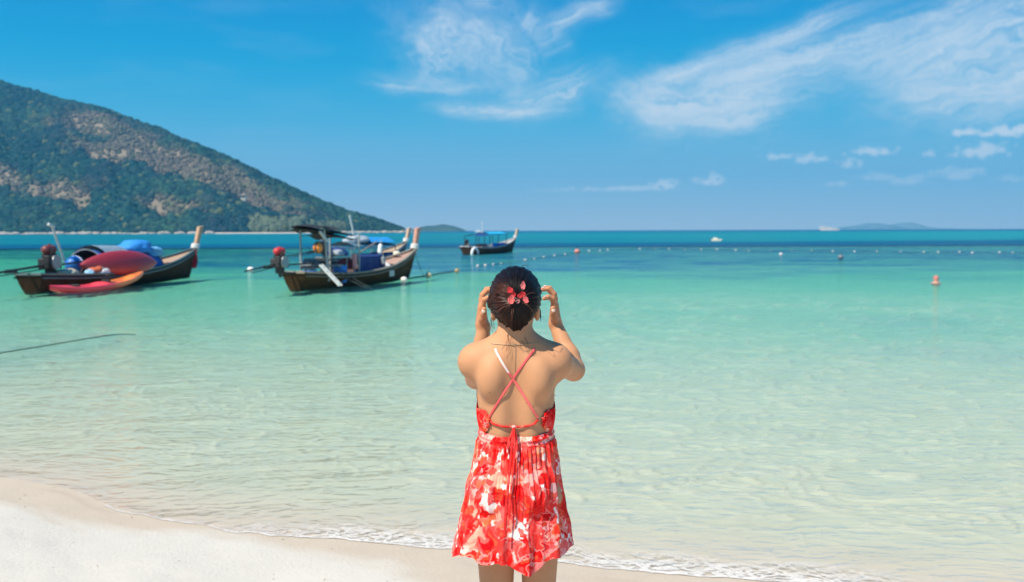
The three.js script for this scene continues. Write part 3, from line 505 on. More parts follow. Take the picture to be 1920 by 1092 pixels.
// ---- pair of boats moored together
{
  const B = longtail({ label: 'brown longtail boat under a black awning, nearer of the two boats lying side by side', stern: [-7.35, -34], bow: [-4.35, -42.0], B: .86, sheer: .98, prow: 2.06, lean: .42, hull: [.085, .048, .018], inside: [.34, .21, .16], rail: [.30, .26, .21], strake: [.16, .12, .08], deck: [.50, .31, .24], prowColor: [.62, .32, .24] });
  const { g, s, L } = B;
  engine(B, { x: -.95, y: .78, shaft: 1.9, tiller: 2.6, tank: M.red, tilt: -.02, block: std([.03, .028, .028], .6) });
  const post = (x, z, h, lean = 0) => mesh('awning_post', bar([x, .2, z], [x + lean, h, z], .04, .035), std([.33, .36, .36], .7), g);
  post(1.25, .55, 2.0, -.25); post(1.15, -.5, 2.0); post(3.3, .62, 1.85); post(3.3, -.6, 1.85);
  const aw = (x0, x1, y0, y1, z0, z1) => gridGeo(12, 10, (u, v) => ({ p: [mix(x0, x1, u), mix(y0, y1, u) + .09 * Math.sin(v * Math.PI) - .04 * Math.cos(u * 9), mix(z0, z1, v)], uv: [u * 2, v * 2] }));
  mesh('awning', [aw(.35, 1.9, 2.08, 2.0, -.75, .65), aw(.35, 1.9, 1.97, 1.89, -.75, .65)], M.black, g);
  mesh('awning', [aw(1.5, 3.0, 1.92, 1.75, -.7, .7), aw(1.5, 3.0, 1.80, 1.60, -.7, .7)], M.black, g);
  mesh('awning_brace', bar([.6, 1.95, .6], [1.1, 1.6, .6], .05), std([.45, .47, .47], .6), g);
  mesh('side_screen', gridGeo(14, 8, (u, v) => ({ p: [mix(3.3, 5.5, u), .36 + v * .62 + .03 * Math.sin(u * 14), .62 - .1 * u + .03 * Math.sin(u * 20)], uv: [u * 2, v] })), M.navy, g);
  mesh('screen_top', gridGeo(14, 8, (u, v) => ({ p: [mix(3.25, 5.55, u), .99 + .05 * Math.sin(v * 3.1), mix(-.6, .62, v) * (1 - .12 * u)], uv: [u * 2, v] })), M.navy, g);
  mesh('spar', bar([3.4, 1.1, .5], [6.0, 1.52, -.1], .03), wood([.34, .26, .2]), g);
  const bump = (x, z, h, r) => tube([[x, h, z], [x, h - .02, z + .02]], r, 4, 8);
  const bo = group('orange_float', 'round orange float hanging from the awning post of the brown boat', 'float'); hang(bo, B, .85, 1.38, .4);
  mesh('ball', new THREE.SphereGeometry(.19, 22, 16), M.orange, bo); mesh('band', [new THREE.TorusGeometry(.19, .025, 8, 26), new THREE.TorusGeometry(.19, .025, 8, 26).rotateY(Math.PI / 2)], M.dark, bo);
  for (const [i, [x, z, r, h, lb]] of [[.75, .1, .26, .5, 'blue plastic barrel nearest the engine of the brown boat'], [2.25, .42, .25, .62, 'bright blue plastic barrel behind the white gangplank of the brown boat'], [3.9, .35, .22, .4, 'blue plastic barrel amidships beside the red cushion on the brown boat']].entries()) barrel(lb, B.P(x, .1, z), r, h, std([[.01, .13, .38], [.01, .20, .62], [.01, .06, .32]][i], .45));
  const pl = group('gangplank', 'pale wooden gangplank sloping from the side of the brown boat to the water', 'gangplank'); hang(pl, B, 0, 0, 0);
  mesh('plank', [bar([.25, .80, .8], [.35, .10, 1.5], .035), bar([.42, .81, .8], [.52, .10, 1.5], .035)], std([.60, .62, .60], .7), pl); for (let k = 0; k < 5; k++) { const t = .1 + k * .2; mesh('cleat', bar([mix(.25, .35, t), mix(.81, .12, t), mix(.8, 1.5, t)], [mix(.42, .52, t), mix(.81, .12, t), mix(.8, 1.5, t)], .02), M.pale, pl); }
  const fender = (label, x, y, z, h, mat, rz = 0) => { const f = group('boat_fender', label, 'fender'); hang(f, B, x, y, z, 0, rz); mesh('bumper', new THREE.CapsuleGeometry(.085, h, 6, 14), mat, f); mesh('cord', bar([0, h / 2 + .07, 0], [0, h / 2 + .25, 0], .012), M.rope, f); };
  fender('white curved fender hanging above the navy screen on the brown boat', 5.15, 1.25, .5, .24, M.white, -.25); fender('grey fender below the white fender on the brown boat', 5.1, .8, .66, .16, M.greycloth);
  fender('pink fender standing in the middle of the brown boat', 2.9, .85, .66, .42, std([.62, .25, .24], .6));
  crumple('red_cushion', 'dark red cushion lying amidships on the brown boat', 'cushion', B.P(3.2, .68, .1), [.3, .26, .3], 21, std([.22, .02, .03], .8));
  crumple('white_bag', 'white bag on the foredeck edge of the brown boat', 'bag', B.P(6.0, .56, .25), [.2, .12, .16], 22, M.white);
  crumple('grey_bundle', 'grey bundle behind the awning post of the brown boat', 'bundle', B.P(1.3, .74, -.2), [.34, .2, .3], 23, cloth([.16, .18, .20]));
  crumple('cream_bag', 'small cream bag at the prow foot of the brown boat', 'bag', B.P(7.9, 1.0, -.2), [.13, .10, .11], 25, cloth([.70, .66, .52], .02));
  mesh('number_plate', box(5.5, .30, s.b(.62) + .03, .34, .22, .02, .01, .04, -.08), std([.42, .46, .44], .6), g);
  for (const [a, b, r] of [[[1.3, 1.1, .45], [1.3, .2, .55], .05], [[1.3, .95, -.45], [1.35, .95, .55], .04], [[.9, .75, .5], [2.4, .72, .6], .035], [[3.0, 1.0, .55], [3.0, .3, .6], .03], [[2.4, 1.02, .62], [2.4, .3, .62], .02]]) mesh('frame_bar', bar(a, b, r), std([.26, .24, .22], .8), g);
  const ln = (label, pts, r = .012) => tag(mesh('mooring_line', tube(pts.map((p) => B.P(...p).toArray()), r, 30, 5), std([.05, .07, .07], .9)), label, 'rope');
  ln('thin mooring line dropping from the prow of the brown boat to the water', [[L + .35, 1.15, .12], [L + .55, .6, .2], [L + .9, -.05, .3]]);
  ln('pair of thin ropes trailing from the stern side of the brown boat into the water', [[1.35, .75, .55], [1.7, .2, 1.2], [1.85, -.1, 1.9], [2.0, -.1, 1.9], [1.9, .2, 1.3], [1.6, .75, .62]], .014);

  const D = longtail({ label: 'dark longtail boat with a low blue roof, lying behind the brown boat', stern: [-9.4, -50.5], bow: [-6.45, -58.2], B: .85, sheer: 1.08, prow: 2.1, lean: .62, hull: [.035, .045, .05], inside: [.22, .16, .12], rail: [.20, .22, .22], deck: [.50, .36, .24], prowColor: [.58, .40, .28] });
  engine(D, { x: -.1, y: .95, shaft: 3.4, tiller: 1.6, tank: std([.05, .09, .14], .5), tilt: .02 });
  mesh('roof', [gridGeo(20, 12, (u, v) => ({ p: [mix(1.6, 6.4, u), 1.18 + .22 * Math.sin(v * Math.PI) - .1 * u, mix(-.8, .8, v)], uv: [u * 3, v * 2] }))], cloth([.09, .18, .24], .05), D.g);
  mesh('roof_tarp', [gridGeo(20, 12, (u, v) => ({ p: [mix(3.6, 6.3, u), 1.30 + .28 * Math.sin(v * Math.PI) + .05 * fbm(u * 6, v * 6, 3, 341), mix(-.7, .7, v)], uv: [u * 3, v * 2] }))], cloth([.015, .26, .62], .05), D.g);
  for (const x of [1.7, 3.9, 6.2]) for (const z of [-.74, .74]) mesh('roof_post', bar([x, .3, z], [x, 1.2, z], .03), std([.3, .31, .3], .7), D.g);
  mesh('side_curtain', gridGeo(20, 6, (u, v) => ({ p: [mix(1.8, 6.2, u), .42 + v * .35, .78 + .02 * Math.sin(u * 30)], uv: [u * 3, v] })), M.navy, D.g);
  mesh('mast', bar([3.0, 1.1, .1], [2.5, 2.75, .0], .05, .06), std([.55, .58, .56], .6), D.g);
  crumple('grey_tarp', 'grey folded tarp on the stern end of the low blue roof of the dark boat', 'tarp', D.P(2.9, 1.45, .1), [.85, .26, .5], 31, cloth([.33, .38, .43], .05)).rotation.y = D.g.rotation.y;
  for (const [k, [x, z]] of [[.6, .4], [1.0, .1]].entries()) crumple('stern_bundle', k ? 'larger dark bundle near the roof at the stern of the dark boat' : 'pale bundle near the engine at the stern of the dark boat', 'bundle', D.P(x, .8, z), k ? [.5, .3, .4] : [.3, .2, .3], 33 + k, k ? M.navy : M.greycloth);
  tag(mesh('oar', [bar([.2, 1.15, .6], [1.7, 1.0, .75], .035), box(.05, 1.16, .58, .5, .03, .16, .01)], M.greycloth), 'grey oar laid along the stern side of the dark boat', 'oar'); const oar = scene.children[scene.children.length - 1]; hang(oar, D, 0, 0, 0);
}
// ---- small far boat with the turquoise roof
{
  const C = longtail({ label: 'longtail boat with a bright turquoise roof, the smallest and farthest of the four', stern: [-3.95, -85], bow: [0, -92.5], B: .86, sheer: 1.05, prow: 2.06, lean: .62, hull: [.10, .06, .035], inside: [.30, .34, .40], rail: [.60, .58, .54], strake: [.12, .09, .07], deck: [.55, .50, .47], prowColor: [.66, .46, .28] });
  engine(C, { x: .25, y: .55, shaft: 1.2, tiller: 1.4, tank: M.dark, tilt: .02 });
  mesh('roof', gridGeo(20, 10, (u, v) => ({ p: [mix(3.0, 6.2, u), 1.62 + .2 * Math.sin(v * Math.PI), mix(-.75, .75, v)], uv: [u * 2, v] })), cloth([.01, .40, .66], .03), C.g);
  mesh('stern_roof', gridGeo(20, 10, (u, v) => ({ p: [mix(1.0, 3.1, u), 1.44 + .16 * Math.sin(v * Math.PI) + .1 * u, mix(-.75, .75, v)], uv: [u * 2, v] })), M.navy, C.g);
  for (const x of [1.1, 3.05, 4.6, 6.1]) for (const z of [-.7, .7]) mesh('roof_post', bar([x, .3, z], [x, x < 2 ? 1.46 : 1.64, z], .03), M.dark, C.g);
  mesh('roof_edge', [bar([1.0, 1.44, .76], [3.0, 1.54, .76], .04), bar([3.0, 1.62, .76], [6.2, 1.62, .76], .045)], cloth([.02, .30, .55]), C.g);
  mesh('side_screen', gridGeo(14, 6, (u, v) => ({ p: [mix(3.5, 6.3, u), .45 + v * .4, .72 - .1 * u], uv: [u * 2, v] })), M.blue, C.g);
  mesh('stern_guard', new THREE.TorusGeometry(.52, .11, 10, 26, Math.PI * 1.05).translate(.55, -.06, .62), M.white, C.g);
  mesh('mast', [bar([3.0, 1.5, 0], [3.0, 2.6, 0], .025), box(3.0, 2.6, 0, .12, .16, .1)], M.pale, C.g);
  crumple('cushion', 'reddish cushion under the dark stern roof of the farthest boat', 'cushion', C.P(2.3, .6, .3), [.5, .18, .4], 41, std([.36, .16, .13], .9));
}

// ------------------------------------------------------------------ floats, ropes, swimmer, distant vessels
{
  const at = (px, py) => { const d = 1.95 * F0 / (py - (434.7 - px * .0031)); return [(px - 960) / F0 * d, 0, -d]; };   // water point seen at that bearing and dip
  const solo = (label, px, py, r, color, cat) => buoyBall(label, at(px, py), r, color, null, cat);
  solo('white mooring buoy floating alone left of the brown longtail boat', 469, 507, .16, [.74, .74, .72]);
  solo('white buoy floating under the bow of the brown longtail boat', 757, 526, .13, [.74, .72, .66]);
  solo('yellowish buoy on the dark line just off the brown boat bow', 803, 518, .14, [.55, .48, .28]);
  solo('dark olive buoy at the outer end of the line off the brown boat', 857, 509, .13, [.30, .26, .14]);
  solo('pale float in the swimming area right of the middle of the bay', 1465, 478, .15, [.5, .5, .5]);
  solo('dark float in the swimming area under the white ferry', 1577, 484, .2, [.14, .17, .20]);
  const rope = (label, list, r, c) => tag(mesh('mooring_rope', tube(list.map(([x, y, h]) => { const p = at(x, y); p[1] = h ?? .01; return p; }), r, 60, 6), std(c, .9)), label, 'rope');
  rope('dark line floating from the bow of the brown boat past its buoys', [[768, 522], [780, 520], [803, 517], [830, 512], [857, 508]], .03, [.03, .05, .05]);
  rope('dark green mooring rope lying in the shallows at the left edge', [[-60, 672, -.01], [0, 662, .006], [60, 653, .01], [130, 641, .01], [190, 631, .006], [226, 625, -.02], [250, 622, -.06]], .010, [.04, .10, .085]);
  // the string of floats round the swimming area
  const line = [[896, 499], [910, 498], [925, 496], [940, 494], [985, 488], [1002, 485], [1020, 482], [1040, 479.5], [1060, 477], [1082, 472], [1105, 471], [1125, 470], [1140, 469], [1200, 467], [1228, 466], [1255, 467], [1285, 468], [1315, 468], [1345, 468], [1380, 469], [1404, 470], [1446, 469.5], [1485, 469.5], [1523, 470], [1562, 471.5], [1603, 472], [1645, 471.5], [1690, 472], [1733, 473], [1760, 473], [1800, 473], [1824, 474], [1875, 474], [1900, 474], [1925, 474]];
  const R = rng(31), proto = buoyBall('small white float strung on the long line across the swimming area', [0, 0, 0], .08, [.5, .5, .5], 'white floats strung on the swimming area line', 'float');
  proto.name = 'line_float'; used.mooring_buoy--;
  let first = true;
  for (const [x, y] of line) {
    let o = proto; if (!first) { o = proto.clone(); o.name = `line_float_${String(used.line_float = (used.line_float ?? 0) + 1).padStart(3, '0')}`; scene.add(o); } first = false;
    const p = at(x, y); o.position.set(p[0], -.02, p[2]); o.scale.setScalar(.75 + .6 * R()); o.rotation.y = R() * 6;
  }
  solo('reddish float at the bend of the line of white floats', 1082.5, 473, .24, [.60, .20, .16]);
  rope('thin dark rope strung between the white floats, longest rope in the bay', line.filter((_, i) => i % 2 === 0).map(([x, y]) => [x, y + .3, .02]), .012, [.05, .07, .08]);
  // swimmer: head and shoulders above the water
  {
    const p = at(1757, 529), g = group('person', 'person swimming alone in the bay, only pink capped head and shoulders showing', 'person'); g.position.set(p[0], -.17, p[2]);
    const body = mergeVertices(new THREE.SphereGeometry(1, 24, 18)), a = body.attributes.position;
    for (let i = 0; i < a.count; i++) { const y = a.getY(i), w = y > .35 ? .36 : 1; const up = y > .1; a.setXYZ(i, a.getX(i) * .20 * (up ? mix(1, .42, sstep(.1, .6, y)) : 1), y * .11 + .13, a.getZ(i) * .12); }
    body.computeVertexNormals();
    const head = new THREE.SphereGeometry(.105, 22, 18).scale(.86, 1.16, 1).translate(0, .27, 0), nose = new THREE.ConeGeometry(.018, .05, 8).rotateX(Math.PI / 2).translate(0, .255, .115), neck = new THREE.CylinderGeometry(.05, .06, .14, 14).translate(0, .17, 0);
    const ears = [-1, 1].map((q) => new THREE.SphereGeometry(.028, 8, 8).scale(.4, 1, .7).translate(q * .092, .265, 0));
    mesh('body', [body.toNonIndexed(), head, nose, neck, ...ears], std([.56, .28, .22], .6), g);
    mesh('swim_cap', new THREE.SphereGeometry(.112, 22, 12, 0, Math.PI * 2, 0, Math.PI * .46).scale(.88, 1.16, 1.02).translate(0, .285, -.004), std([.50, .17, .14], .7), g);
    for (const q of [-1, 1]) mesh('eye', new THREE.SphereGeometry(.011, 8, 8).translate(q * .032, .275, .096), M.dark, g);
    mesh('mouth', new THREE.SphereGeometry(.022, 10, 8).scale(1, .3, .4).translate(0, .212, .092), std([.4, .1, .1], .6), g);
  }
  // white ferry on the horizon
  {
    const p = [(1555 - 960) / F0 * 1500, 0, -1500], g = group('white_ferry', 'white passenger ferry far off on the horizon at the right', 'ferry'); g.position.set(...p); g.scale.set(.94, .8, .94);
    const sh = new THREE.Shape(); sh.moveTo(-15, 0); sh.lineTo(14, 0); sh.lineTo(17, 2.6); sh.lineTo(-16, 2.4); sh.closePath();
    const hull = new THREE.ExtrudeGeometry(sh, { depth: 5, bevelEnabled: true, bevelSize: .3, bevelThickness: .4, bevelSegments: 2 }); hull.translate(0, 0, -2.5);
    mesh('hull', hull, std([.66, .62, .58], .6), g);
    mesh('cabin', [box(-6.5, 4.6, 0, 18, 4.2, 4.4, .3), box(6.5, 3.5, 0, 9, 2.2, 4.2, .3)], std([.74, .70, .66], .6), g);
    mesh('wheelhouse', [box(-10, 7.3, 0, 7, 1.6, 3.6, .3), bar([-11, 8, 0], [-11.4, 10, 0], .15)], std([.70, .64, .58], .6), g);
    for (let k = 0; k < 6; k++) mesh('window', box(-13.5 + k * 2.8, 5.1, 2.22, 1.7, 1, .06), std([.08, .1, .13], .3), g);
    for (let k = 0; k < 3; k++) mesh('window', box(4 + k * 2.6, 3.7, 2.12, 1.5, .8, .06), std([.08, .1, .13], .3), g);
  }
  // pale motor boat in the middle distance
  {
    const p = at(1343, 452), g = group('motor_boat', 'small pale yellow motor boat alone in the turquoise water right of centre', 'motor boat'); g.position.set(...p); g.scale.setScalar(.72);
    const sh = new THREE.Shape(); sh.moveTo(-1.1, -.1); sh.lineTo(.8, -.1); sh.lineTo(1.35, .45); sh.lineTo(-1.2, .42); sh.closePath();
    const hull = new THREE.ExtrudeGeometry(sh, { depth: .9, bevelEnabled: true, bevelSize: .05, bevelThickness: .08, bevelSegments: 2 }); hull.translate(0, 0, -.45);
    mesh('hull', hull, std([.74, .68, .52], .6), g); mesh('cabin', box(-.15, .62, 0, .9, .4, .7, .06), std([.76, .72, .6], .6), g); mesh('windscreen', box(.32, .66, 0, .06, .24, .6, .01, -.3), std([.1, .14, .18], .2), g); mesh('outboard', box(-1.3, .35, 0, .2, .5, .2, .03), M.dark, g);
  }
  // sailing boat at the tip of the island
  {
    const g = group('sailing_boat', 'tiny white sailing boat on the horizon beyond the farthest longtail boat', 'sailing boat'); g.position.set((898 - 960) / F0 * 1100, 0, -1100);
    const sh = new THREE.Shape(); sh.moveTo(-4, 0); sh.lineTo(3.6, 0); sh.lineTo(5, 1.2); sh.lineTo(-4.2, 1.1); sh.closePath();
    mesh('hull', new THREE.ExtrudeGeometry(sh, { depth: 2, bevelSize: .2, bevelThickness: .2, bevelSegments: 2 }).translate(0, 0, -1), std([.72, .72, .7], .6), g);
    mesh('cabin', box(-.5, 1.5, 0, 3, .7, 1.4, .15), M.white, g);
    mesh('mast', [bar([.3, 1, 0], [.3, 5.4, 0], .12), bar([.3, 2, 0], [-3.4, 2.1, 0], .1)], M.white, g);
  }
}

// ------------------------------------------------------------------ the woman, seen from behind
{
  const smin = (a, b, k) => { const h = Math.max(k - Math.abs(a - b), 0) / k; return Math.min(a, b) - h * h * k * .25; };
  const smax = (a, b, k) => -smin(-a, -b, k);
  const cap = (x, y, z, A, B, ra, rb) => { const bx = B[0] - A[0], by = B[1] - A[1], bz = B[2] - A[2], px = x - A[0], py = y - A[1], pz = z - A[2]; const t = clamp((px * bx + py * by + pz * bz) / (bx * bx + by * by + bz * bz)); return Math.hypot(px - t * bx, py - t * by, pz - t * bz) - (ra + (rb - ra) * t); };
  const ell = (x, y, z, C, R) => { const px = x - C[0], py = y - C[1], pz = z - C[2], k0 = Math.hypot(px / R[0], py / R[1], pz / R[2]), k1 = Math.hypot(px / R[0] / R[0], py / R[1] / R[1], pz / R[2] / R[2]); return k1 < 1e-6 ? -Math.min(...R) : k0 * (k0 - 1) / k1; };
  const chain = (x, y, z, P, r, k) => { let d = 9; for (let i = 0; i + 1 < P.length; i++) d = smin(d, cap(x, y, z, P[i], P[i + 1], r[i], r[i + 1]), k); return d; };
  // --- joints (metres; x to the right, y up from the sand, z towards the viewer)
  const armR = { sh: [.138, 1.290, -.002], el: [.201, 1.243, -.17], wr: [.146, 1.384, -.238] };
  const armL = { sh: [-.119, 1.291, -.002], el: [-.121, 1.205, -.25], wr: [-.094, 1.380, -.236] };
  function handField(x, y, z, s, cx, wx, dy) {              // s = 1 right, -1 left (mirrored); palm towards the head, thumb towards the viewer
    const X = (x - cx) * s + .140, Y = y - dy, Z = z;
    let d = smin(cap(X, Y, Z, [.144, 1.392, -.240], [.141, 1.452, -.232], .017, .014), cap(X, Y, Z, [.144, 1.394, -.250], [.143, 1.455, -.262], .016, .0135), .02);
    d = smin(d, cap(X, Y, Z, [.143, 1.40, -.258], [.146, 1.446, -.281], .014, .012), .018);
    const F = [
      [[[.140, 1.452, -.226], [.134, 1.479, -.217], [.119, 1.486, -.209], [.106, 1.481, -.204]], .0088],
      [[[.142, 1.458, -.245], [.139, 1.494, -.244], [.121, 1.511, -.240], [.101, 1.509, -.236]], .0088],
      [[[.144, 1.456, -.263], [.143, 1.492, -.267], [.127, 1.512, -.266], [.109, 1.514, -.262]], .0084],
      [[[.147, 1.447, -.281], [.148, 1.476, -.288], [.137, 1.493, -.289], [.124, 1.498, -.286]], .0074],
    ];
    for (const [P, r] of F) d = smin(d, chain(X, Y, Z, P, [r * 1.1, r, r * .94, r * .82], .003), .006);
    const th = chain(X, Y, Z, [[.143, 1.398, -.226], [.139, 1.418, -.208], [.136, 1.434, -.196], [.134, 1.449, -.189]], [.014, .0125, .0105, .0092], .005);
    return smin(d, th, .010);
  }
  const thumbNail = (s, cx, dy) => [cx + s * (.1355 - .140), 1.444 + dy, -.1815];
  const HR = [1, .140, 0, -.006], HL = [-1, -.098, 0, -.008];
  function torso(x, y, z) {
    let d = ell(x, y, z, [.010, 1.225, -.006], [.122, .17, .084]);
    d = smin(d, ell(x, y, z, [.012, 1.08, -.004], [.101, .15, .078]), .06);
    d = smin(d, ell(x, y, z, [.010, 1.285, .0], [.142, .068, .066]), .05);
    d = smin(d, ell(x, y, z, [.012, .91, .0], [.128, .14, .092]), .08);
    for (const q of [-1, 1]) {
      d = smin(d, ell(x, y, z, [.010 + q * .072, 1.245, .052], [.044, .066, .042]), .022);   // shoulder blades
      d = smin(d, ell(x, y, z, [.010 + q * .058, .88, .048], [.062, .075, .06]), .04);
      d = smin(d, ell(x, y, z, [.010 + q * .062, 1.185, -.072], [.055, .058, .05]), .03);
      d = smin(d, cap(x, y, z, [.008 + q * .026, 1.358, .006], [.008 + q * .112, 1.310, .004], .030, .030), .035);   // trapezius
    }
    const groove = cap(x, y, z, [.010, 1.33, .097], [.013, 1.04, .090], .021, .024);
    d = smax(d, -groove, .04);
    return d;
  }
  function head(x, y, z) {
    let d = ell(x, y, z, [.009, 1.497, -.010], [.070, .078, .088]);
    d = smin(d, ell(x, y, z, [.010, 1.432, -.040], [.057, .066, .058]), .035);
    d = smin(d, ell(x, y, z, [.010, 1.386, -.078], [.024, .018, .022]), .03);
    d = smin(d, cap(x, y, z, [.010, 1.462, -.096], [.010, 1.437, -.113], .008, .011), .012);      // nose
    d = smin(d, ell(x, y, z, [.010, 1.408, -.098], [.020, .009, .008]), .010);                   // lips
    for (const q of [-1, 1]) {
      d = smax(d, -ell(x, y, z, [.010 + q * .030, 1.466, -.112], [.019, .012, .018]), .014);     // eye hollows
      const ear = smax(ell(x, y, z, [.010 + q * .068, 1.446, .004], [.009, .027, .017]), -ell(x, y, z, [.010 + q * .080, 1.452, -.004], [.008, .018, .010]), .006);
      d = smin(d, ear, .010);
    }
    return d;
  }
  function neck(x, y, z) { return smin(cap(x, y, z, [.009, 1.32, .0], [.009, 1.43, -.002], .045, .043), cap(x, y, z, [.009, 1.36, .010], [.009, 1.46, .018], .037, .042), .02); }
  function limb(x, y, z) {
    let d = 9;
    for (const q of [-1, 1]) {
      const cx = q < 0 ? -.050 : .080;
      let l = cap(x, y, z, [cx + q * .006, .86, 0], [cx, .50, .004], .070, .0475);
      l = smin(l, cap(x, y, z, [cx, .50, .004], [cx - q * .004, .44, -.004], .0475, .046), .03);
      l = smin(l, cap(x, y, z, [cx - q * .004, .44, -.002], [cx - q * .006, .30, .012], .043, .046), .03);
      l = smin(l, cap(x, y, z, [cx - q * .006, .30, .010], [cx - q * .008, .085, .004], .044, .030), .03);
      l = smin(l, cap(x, y, z, [cx - q * .008, .045, .026], [cx - q * .002, .030, -.10], .030, .028), .03);
      l = smin(l, ell(x, y, z, [cx, .020, -.125], [.040, .018, .055]), .02);
      for (let t = 0; t < 5; t++) l = smin(l, cap(x, y, z, [cx + q * (t - 1.6) * .016, .014, -.150], [cx + q * (t - 1.6) * .017, .011, -.190 + t * .008 - (t ? 0 : .004)], t ? .0085 : .012, t ? .0075 : .011), .006);
      d = Math.min(d, l);
    }
    return d;
  }
  function arm(x, y, z, a, q) {
    let d = cap(x, y, z, a.sh, a.el, .046, .034);
    d = smin(d, ell(x, y, z, [a.sh[0] + q * -.004, a.sh[1] + .003, a.sh[2]], [.043, .046, .046]), .03);
    const m = [0, 1, 2].map((i) => mix(a.el[i], a.wr[i], .3));
    d = smin(d, cap(x, y, z, a.el, m, .033, .034), .02);
    d = smin(d, cap(x, y, z, m, a.wr, .034, .0215), .02);
    return d;
  }
  function handsOnly(x, y, z) { return Math.min(handField(x, y, z, HR[0], HR[1], 0, HR[3]), handField(x, y, z, HL[0], HL[1], 0, HL[3])); }
  function bodyField(x, y, z) {
    if (y < .80) return y < .70 ? limb(x, y, z) : smin(limb(x, y, z), torso(x, y, z), .04);
    let d = y < 1.42 ? torso(x, y, z) : 9;
    if (y < 1.05) d = smin(d, limb(x, y, z), .04);
    if (y > 1.22) d = smin(d, neck(x, y, z), .032);
    if (y > 1.32) d = smin(d, head(x, y, z), .022);
    if (y > 1.10 && y < 1.46) { d = smin(d, arm(x, y, z, armR, 1), .035); d = smin(d, arm(x, y, z, armL, -1), .035); }
    if (y > 1.32) d = smin(d, handsOnly(x, y, z), .012);
    return d;
  }
  function surfaceNets(field, lo, hi, h) {
    const n = [0, 1, 2].map((i) => Math.ceil((hi[i] - lo[i]) / h) + 1), [nx, ny, nz] = n, S = 5;
    const f = new Float32Array(nx * ny * nz).fill(1), at = (i, j, k) => (k * ny + j) * nx + i;
    for (let K = 0; K < nz; K += S) for (let J = 0; J < ny; J += S) for (let I = 0; I < nx; I += S) {
      const d = field(lo[0] + (I + S / 2) * h, lo[1] + (J + S / 2) * h, lo[2] + (K + S / 2) * h), big = Math.abs(d) > h * S * 1.25;
      for (let k = K; k < Math.min(nz, K + S); k++) for (let j = J; j < Math.min(ny, J + S); j++) for (let i = I; i < Math.min(nx, I + S); i++) f[at(i, j, k)] = big ? d : field(lo[0] + i * h, lo[1] + j * h, lo[2] + k * h);
    }
    const id = new Int32Array(nx * ny * nz).fill(-1), pos = [], idx = [];
    for (let k = 0; k < nz - 1; k++) for (let j = 0; j < ny - 1; j++) for (let i = 0; i < nx - 1; i++) {
      let m = 0, sx = 0, sy = 0, sz = 0, c = 0; const v = [];
      for (let q = 0; q < 8; q++) { v[q] = f[at(i + (q & 1), j + (q >> 1 & 1), k + (q >> 2))]; if (v[q] < 0) m |= 1 << q; }
      if (m === 0 || m === 255) continue;
      for (const [a, b] of EDGES) { if ((v[a] < 0) === (v[b] < 0)) continue; const t = v[a] / (v[a] - v[b]); sx += (a & 1) + t * ((b & 1) - (a & 1)); sy += (a >> 1 & 1) + t * ((b >> 1 & 1) - (a >> 1 & 1)); sz += (a >> 2) + t * ((b >> 2) - (a >> 2)); c++; }
      id[at(i, j, k)] = pos.length / 3; pos.push(lo[0] + (i + sx / c) * h, lo[1] + (j + sy / c) * h, lo[2] + (k + sz / c) * h);
    }
    const quad = (a, b, c, d, flip) => { if (a < 0 || b < 0 || c < 0 || d < 0) return; if (flip) idx.push(a, c, b, a, d, c); else idx.push(a, b, c, a, c, d); };
    for (let k = 1; k < nz - 1; k++) for (let j = 1; j < ny - 1; j++) for (let i = 1; i < nx - 1; i++) {
      const s = f[at(i, j, k)] < 0;
      if (s !== f[at(i + 1, j, k)] < 0) quad(id[at(i, j - 1, k - 1)], id[at(i, j, k - 1)], id[at(i, j, k)], id[at(i, j - 1, k)], !s);
      if (s !== f[at(i, j + 1, k)] < 0) quad(id[at(i - 1, j, k - 1)], id[at(i - 1, j, k)], id[at(i, j, k)], id[at(i, j, k - 1)], !s);
      if (s !== f[at(i, j, k + 1)] < 0) quad(id[at(i - 1, j - 1, k)], id[at(i, j - 1, k)], id[at(i, j, k)], id[at(i - 1, j, k)], !s);
    }
    const nor = new Float32Array(pos.length), e = h * .6;
    for (let p = 0; p < pos.length; p += 3) { const [x, y, z] = [pos[p], pos[p + 1], pos[p + 2]]; const gx = field(x + e, y, z) - field(x - e, y, z), gy = field(x, y + e, z) - field(x, y - e, z), gz = field(x, y, z + e) - field(x, y, z - e), L = Math.hypot(gx, gy, gz) || 1; nor[p] = gx / L; nor[p + 1] = gy / L; nor[p + 2] = gz / L; }
    const g = new THREE.BufferGeometry(); g.setAttribute('position', new THREE.Float32BufferAttribute(pos, 3)); g.setAttribute('normal', new THREE.BufferAttribute(nor, 3)); g.setIndex(idx); return g;
  }
  const EDGES = [[0, 1], [2, 3], [4, 5], [6, 7], [0, 2], [1, 3], [4, 6], [5, 7], [0, 4], [1, 5], [2, 6], [3, 7]];
  const who = group('person', 'woman in a red floral sundress on the sand, back turned, hands raised to head', 'person');
  who.position.set(0, .25, -3.1);
  const R = rng(404);
  // body
  const bg = surfaceNets(bodyField, [-.21, -.01, -.33], [.27, 1.60, .15], .004);
